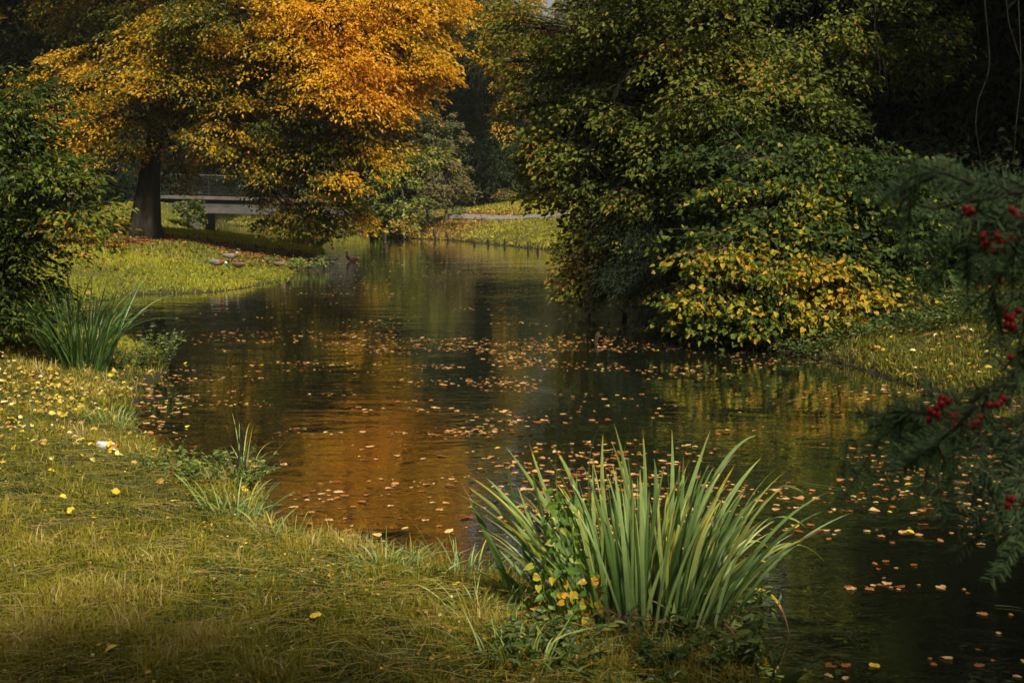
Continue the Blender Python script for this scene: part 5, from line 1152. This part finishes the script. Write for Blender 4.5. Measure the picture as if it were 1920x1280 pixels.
def duck(label, px, py, rz, male=True, pose="swim", scale=1.0, cat="duck", water=True):
    p = hit(px, py) if not water else G(px, py); p[2] = (0.0 if water else gz(p[0], p[1]) + 0.06)
    root = thing("duck", label, cat, tuple(p), rz, "ducks on the left bank" if not water else "ducks swimming off the left bank")
    # spine in the x-z plane: tail at -x, breast at +x
    z0 = .05 if water else (.12 if pose != "rest" else .055)
    body = [(-.27, z0 + .075, .012, .008), (-.23, z0 + .065, .035, .018), (-.17, z0 + .045, .065, .045), (-.08, z0 + .03, .085, .068), (.03, z0 + .025, .092, .078), (.11, z0 + .035, .080, .072), (.16, z0 + .06, .058, .055)]
    if pose == "feed": neck = [(.20, z0 + .055, .038, .040), (.245, z0 + .02, .028, .03), (.275, z0 - .02, .026, .028), (.30, z0 - .045, .034, .036), (.325, z0 - .06, .034, .034), (.35, z0 - .075, .018, .018)]
    elif pose == "rest": neck = [(.165, z0 + .10, .045, .045), (.15, z0 + .13, .036, .036), (.12, z0 + .145, .036, .036), (.09, z0 + .145, .034, .034), (.06, z0 + .135, .018, .018)]
    else: neck = [(.19, z0 + .10, .042, .044), (.19, z0 + .145, .029, .032), (.185, z0 + .18, .027, .03), (.195, z0 + .21, .034, .036), (.22, z0 + .222, .037, .036), (.25, z0 + .215, .020, .02)]
    pts = np.array(body + neck); c = np.stack([pts[:, 0], 0 * pts[:, 0], pts[:, 1]], -1)
    # smooth resample
    m = 30; u = np.linspace(0, len(c) - 1, m); ii = np.arange(len(c)); c2 = np.stack([np.interp(u, ii, c[:, k]) for k in range(3)], -1); r2 = np.stack([np.interp(u, ii, pts[:, 2]), np.interp(u, ii, pts[:, 3])], -1)
    for _ in range(2): c2[1:-1] = (c2[:-2] + 2 * c2[1:-1] + c2[2:]) / 4; r2[1:-1] = (r2[:-2] + 2 * r2[1:-1] + r2[2:]) / 4
    T_ = norm(np.gradient(c2, axis=0)); U_ = np.tile([0, 1.0, 0], (m, 1)); W_ = np.cross(T_, U_); 
    if male: seq = [1 if v < 1.5 else (3 if v < 4.6 else (2 if v < 7.3 else (4 if v < 7.9 else 0))) for v in u[:-1]]; mats = [M["duck_green"], M["duck_black"], M["duck_breast"], M["duck_grey"], M["duck_white"]]
    else: seq = [0] * (m - 1); mats = [M["duck_brown"]]
    mb = MB(); loft(mb, c2 * scale, r2 * scale, U_, W_, 14, seq); mb.build("body", mats, root, True)
    tipd = norm(c2[-1] - c2[-4]); b0 = c2[-1] - tipd * .006
    mb = MB(); q = np.array([b0, b0 + tipd * .025, b0 + tipd * .05]); loft(mb, q * scale, np.array([[.013, .014], [.013, .007], [.012, .003]]) * scale, np.tile([0, 1.0, 0], (3, 1)), np.tile(np.cross(tipd, [0, 1, 0]), (3, 1)), 8, [0, 0]); mb.build("bill", M["bill_yellow"] if male else M["bill_brown"], root, True)
    for sy in (-1, 1):
        mb = MB(); xs_ = np.linspace(-.22, .09, 8); cc = np.stack([xs_, sy * (.082 - .15 * np.abs(xs_ - .02) ** 1.3 * 1.4), z0 + .055 + 0 * xs_ + .05 * np.clip(-xs_, 0, 1) * .6], -1)
        rr = np.stack([.014 * np.sin(np.linspace(.5, 2.7, 8)) + .003, .040 * np.sin(np.linspace(.35, 2.9, 8)) + .003], -1); T2 = norm(np.gradient(cc, axis=0)); U2 = np.tile([0, 1.0, 0], (8, 1))
        loft(mb, cc * scale, rr * scale, U2, np.cross(T2, U2), 10, [0] * 7); mb.build("wing", M["duck_grey"] if male else M["duck_brown"], root, True)
        if not water and pose != "rest":
            mb = MB(); add_polytube(mb, np.array([[.0, sy * .035, z0 - .02], [.01, sy * .035, -.01], [.012, sy * .036, -.055]]) * scale, [.008, .005, .005], 6)
            V = np.array([[0, sy * .036, -.055], [.06, sy * .036 - .025, -.058], [.065, sy * .036, -.058], [.06, sy * .036 + .025, -.058], [.0, sy * .036, -.050]]) * scale
            mb.add(V, np.array([[0, 1, 2], [0, 2, 3], [4, 2, 1], [4, 3, 2]])); mb.build("leg", M["duck_orange"], root)
    return root
duck("grey bodied drake with green head lowered, feeding on the left bank", 407, 510, -.25, True, "feed", 1.05, water=False)
duck("pale drake with raised green head, farthest of the ducks on the bank", 432, 495, .15, True, "stand", .95, water=False)
duck("brown hen resting in the grass between the drake and the water", 447, 507, 2.6, False, "rest", 1.0, water=False)
duck("dark duck sitting at the waterside weeds", 524, 503, .2, False, "rest", .8, water=False)
duck("drake swimming off the bank with its white flank reflected", 619, 492, 2.9, True, "swim", 1.15)
duck("brown hen swimming right of the drake", 661, 490, 2.7, False, "swim", 1.05)
duck("small dark duck far out in front of the bridge reflection", 588, 486, .4, False, "rest", .6)

# ---------------------------------------------------------------- floating leaves
leafmeshes = []
for k in range(18):
    rg = np.random.default_rng(400 + k); tn = [.3, .45, .6, .7, .8, .88, .2, .5, .65, .97, .55, .35, .75, .85, .4, .6, .72, .5][k]
    V, Fa, t = leaves(np.array([[-.5, 0, 0.0]]), np.array([[1.0, 0, 0]]), np.array([[0, .08 * rg.normal(), 1.0]]), 1.0, .85 + .25 * rg.random(), "oak" if k % 3 else "heart", tn)
    V[:, 2] = V[:, 2] * .35 + .15 * (V[:, 0] ** 2) * rg.random() + .25 * (V[:, 1] ** 2) * rg.random() + .03 * rg.normal(size=len(V)) + .03
    leafmeshes.append(mesh_from("leaf", V, Fa, M["floating"], np.clip(t + .08 * rg.normal(size=len(t)), 0, 1)))
rng = np.random.default_rng(123)
n = 60000; d = 4.9 * (62 / 4.9) ** (rng.random(n) ** .92); x = d * (-.36 + .80 * rng.random(n)); s = shore(x, d)
cl_ = fbm(x * .9, d * 1.1, 11.0, 3); cl2 = fbm(x * .16 + 5, d * .16, 3.0, 2); fx = x / d
dens = np.clip((cl_ - .47) * 7, 0, 1) ** 1.3 * np.clip(cl2 * 2.4 - .5, .12, 1) * (.35 + .9 * np.exp(-((fx + .0) / .13) ** 2) * sstep(5, 12, d) ) * (1 - .8 * sstep(.08, .16, fx) * sstep(10, 7.5, d)) 
dens = dens * (1 - .85 * sstep(.05, -.02, fx) * sstep(11.5, 9, d)) + .45 * sstep(.25, .03, -s) * (d > 20) + .30 * sstep(.5, .05, -s) * (d < 16) * (d > 9) * (fx < -.2)
k = (s < -.02) & (rng.random(n) < dens * .85); x, d, s = x[k], d[k], s[k]
# individual drift clusters
ox, od = [], []
for (px, py, m) in [(560, 808, 7), (885, 810, 22), (905, 806, 14), (815, 688, 14), (725, 660, 12), (620, 740, 6), (480, 757, 8), (795, 715, 9), (690, 702, 6), (840, 812, 8), (740, 813, 7), (960, 792, 9), (555, 680, 6), (800, 690, 8), (830, 768, 10), (930, 722, 8), (980, 500, 12), (1000, 510, 12), (860, 580, 10), (680, 770, 5), (1210, 1140, 1), (600, 930, 6), (640, 935, 5), (1660, 1100, 6), (1780, 1000, 6), (1540, 995, 6), (1480, 985, 5), (1420, 920, 7), (1750, 1100, 5), (430, 655, 5), (350, 715, 8), (300, 770, 8), (360, 760, 6), (330, 745, 8), (1690, 1000, 4), (1640, 1060, 4)]:
    c = G(px, py); 
    for j in range(int(m * 1.5)):
        ox.append(c[0] + .16 * rng.normal() * (c[1] / 12) ** .5); od.append(c[1] + .10 * rng.normal() * (c[1] / 12) ** .5)
x = np.concatenate([np.array(ox), x]); d = np.concatenate([np.array(od), d]); s = shore(x, d); k = s < -.01; x, d = x[k], d[k]
nl = len(x); size = (.022 + .052 * rng.random(nl) ** 1.6) * (.8 + .5 * rng.random(nl)); size = np.where(d < 8, np.minimum(size, .062), size); app = size / d
print("floating leaves", nl)
order = np.argsort(-app * np.where((np.abs(x / d) < .4), 1, 0)); yaw = rng.random(nl) * 2 * PI; mk = rng.integers(0, 18, nl)
mk = np.where((mk == 9) & (rng.random(nl) < .5), 4, mk)
for i in order[:300]:
    o = bpy.data.objects.new("floating_leaf", leafmeshes[mk[i]]); COL.objects.link(o); o.location = (x[i], d[i], .004); o.rotation_euler = (.05 * rng.normal(), .05 * rng.normal(), yaw[i]); o.scale = (size[i],) * 3
    yl = mk[i] == 9
    tag(o, "yellow leaf floating on the pond among the brown ones" if yl else "curled orange brown leaf floating on the dark pond", "leaf", "yellow leaves on the water" if yl else "larger brown leaves on the water")
VV = []; FF = []; TT = []; off = 0
tv = [np.array([v.co for v in m.vertices]) for m in leafmeshes]; tf = [np.array([p.vertices[:] for p in m.polygons]) for m in leafmeshes]; ta = [np.array([a.value for a in m.attributes["tint"].data]) for m in leafmeshes]
for i in order[300:]:
    v = tv[mk[i]] * size[i]; c, s_ = math.cos(yaw[i]), math.sin(yaw[i]); v = np.stack([v[:, 0] * c - v[:, 1] * s_ + x[i], v[:, 0] * s_ + v[:, 1] * c + d[i], v[:, 2] + .003], -1)
    VV.append(v); FF.append(tf[mk[i]] + off); TT.append(ta[mk[i]]); off += len(v)
o = link("floating_leaf_litter", mesh_from("floating_leaf_litter", np.vstack(VV), np.vstack(FF), M["floating"], np.concatenate(TT))); tag(o, "many small drifting leaves farther out on the pond", "floating leaves", kind="stuff")
# bright yellow leaves lying on the near bank and in the shallows, one by one
G3 = "yellow leaves at the near bank"
for px, py in [(105, 750), (113, 755), (58, 757), (83, 770), (176, 985), (132, 970), (118, 944), (398, 687), (347, 683), (365, 713), (352, 803), (255, 795), (458, 930), (210, 1255 - 20), (112, 1272), (645, 1028), (697, 1040), (22, 632), (108, 675), (250, 728), (232, 727), (160, 618), (330, 952), (5, 878), (312, 1058), (590, 1235 - 60), (455, 925), (92, 884), (97, 895)]:
    p = hit(px, py); water = shore([p[0]], [p[1]])[0] < 0; o = bpy.data.objects.new("yellow_leaf", leafmeshes[9]); COL.objects.link(o)
    o.location = (p[0], p[1], .012 if water else gz(p[0], p[1]) + .045); o.rotation_euler = (.35 * rng.normal() - .3, .3 * rng.normal(), rng.random() * 6); o.scale = (.045 + .02 * rng.random(),) * 3
    tag(o, "bright yellow fallen leaf resting at the near bank", "leaf", G3)

# hanging vines in the dark at the right
wb0 = P(1640, -60, 21.5); rt = thing("hanging_vine", "thin bare vine hanging in front of the black wood near the top", "vine", tuple(wb0)); mb = MB()
for pth in [[(1640, -60), (1640, 60), (1650, 130), (1638, 200)], [(1655, 110), (1665, 170), (1655, 210)]]:
    pp = np.array([P(a, b, 21.5) for a, b in pth]) - wb0; add_polytube(mb, pp, np.linspace(.014, .006, len(pp)), 5)
mb.build("stem", M["vine_bark"], rt, True)
wb0 = P(1890, -80, 16); rt = thing("hanging_vine", "pair of long looping vines hanging at the right edge above the yew", "vine", tuple(wb0)); mb = MB()
for pth in [[(1840, -80), (1850, 50), (1858, 130), (1832, 190), (1828, 240), (1840, 300)], [(1905, -80), (1912, 60), (1915, 150), (1905, 230), (1900, 310)], [(1880, -80), (1890, 40), (1912, 110)]]:
    pp = np.array([P(a, b, 16) for a, b in pth]) - wb0; K = 24; u = np.linspace(0, len(pp) - 1, K); ii = np.arange(len(pp)); pp = np.stack([np.interp(u, ii, pp[:, k]) for k in range(3)], -1)
    for _ in range(3): pp[1:-1] = (pp[:-2] + 2 * pp[1:-1] + pp[2:]) / 4
    add_polytube(mb, pp, np.linspace(.010, .005, K), 5)
mb.build("stem", M["vine_bark"], rt, True)
# ---------------------------------------------------------------- camera, light, air
sc = bpy.context.scene
cam = bpy.data.cameras.new("camera"); co_ = bpy.data.objects.new("camera", cam); COL.objects.link(co_); sc.camera = co_
cam.sensor_width = 36.0; cam.lens = 36.0 * F / 1920.0; cam.clip_end = 1500; cam.clip_start = 0.05
co_.location = (0, 0, CAMZ); co_.rotation_euler = (math.radians(90) - PITCH, 0, 0)
cam.dof.use_dof = True; cam.dof.focus_distance = 11.0; cam.dof.aperture_fstop = 7.1

SUN_EL, SUN_AZ = math.radians(43), math.radians(150)      # azimuth measured clockwise from +Y (view direction)
to_sun = Vector((math.sin(SUN_AZ) * math.cos(SUN_EL), math.cos(SUN_AZ) * math.cos(SUN_EL), math.sin(SUN_EL)))
sl = bpy.data.lights.new("sun", "SUN"); sl.energy = 5.0; sl.angle = math.radians(3); sl.color = (1.0, 0.92, 0.74)
so = bpy.data.objects.new("sun", sl); COL.objects.link(so); so.rotation_euler = (-to_sun).to_track_quat("-Z", "Y").to_euler()
w = bpy.data.worlds.new("World"); sc.world = w; w.use_nodes = True; nt = w.node_tree
bg = nt.nodes["Background"]; sky = nt.nodes.new("ShaderNodeTexSky"); sky.sky_type = "NISHITA"; sky.sun_disc = False
sky.sun_elevation = SUN_EL; sky.sun_rotation = SUN_AZ; sky.dust_density = 4.0; sky.air_density = 1.3
hs = nt.nodes.new("ShaderNodeHueSaturation"); hs.inputs["Saturation"].default_value = 0.12
nt.links.new(sky.outputs[0], hs.inputs["Color"]); nt.links.new(hs.outputs[0], bg.inputs[0]); bg.inputs[1].default_value = 0.058
sc.view_settings.view_transform = "Standard"; sc.view_settings.look = "None"; sc.view_settings.exposure = 0.55; sc.view_settings.gamma = 1
cy = sc.cycles; cy.max_bounces = 6; cy.diffuse_bounces = 3; cy.glossy_bounces = 3; cy.transmission_bounces = 4; cy.volume_bounces = 0; cy.transparent_max_bounces = 4
cy.use_denoising = True; cy.sample_clamp_indirect = 4.0; cy.caustics_reflective = False; cy.caustics_refractive = False
cy.use_adaptive_sampling = True; cy.adaptive_threshold = 0.02
# ---------------------------------------------------------------- the damp autumn air
hb = MB(); box(hb, (0, 125, 18), (700, 420, 44)); ho = hb.build("haze", plain_mat("haze_air", (0, 0, 0)))
hm = ho.data.materials[0]; hm.name = "haze_air"; nt = hm.node_tree; nt.nodes.clear()
out = nt.nodes.new("ShaderNodeOutputMaterial"); pv_ = nt.nodes.new("ShaderNodeVolumePrincipled")
pv_.inputs["Color"].default_value = (0.80, 0.86, 0.78, 1); pv_.inputs["Density"].default_value = 0.0003; pv_.inputs["Anisotropy"].default_value = 0.2
nt.links.new(pv_.outputs[0], out.inputs["Volume"]); tag(ho, "thin autumn mist over the pond and the wood", "haze", kind="stuff")
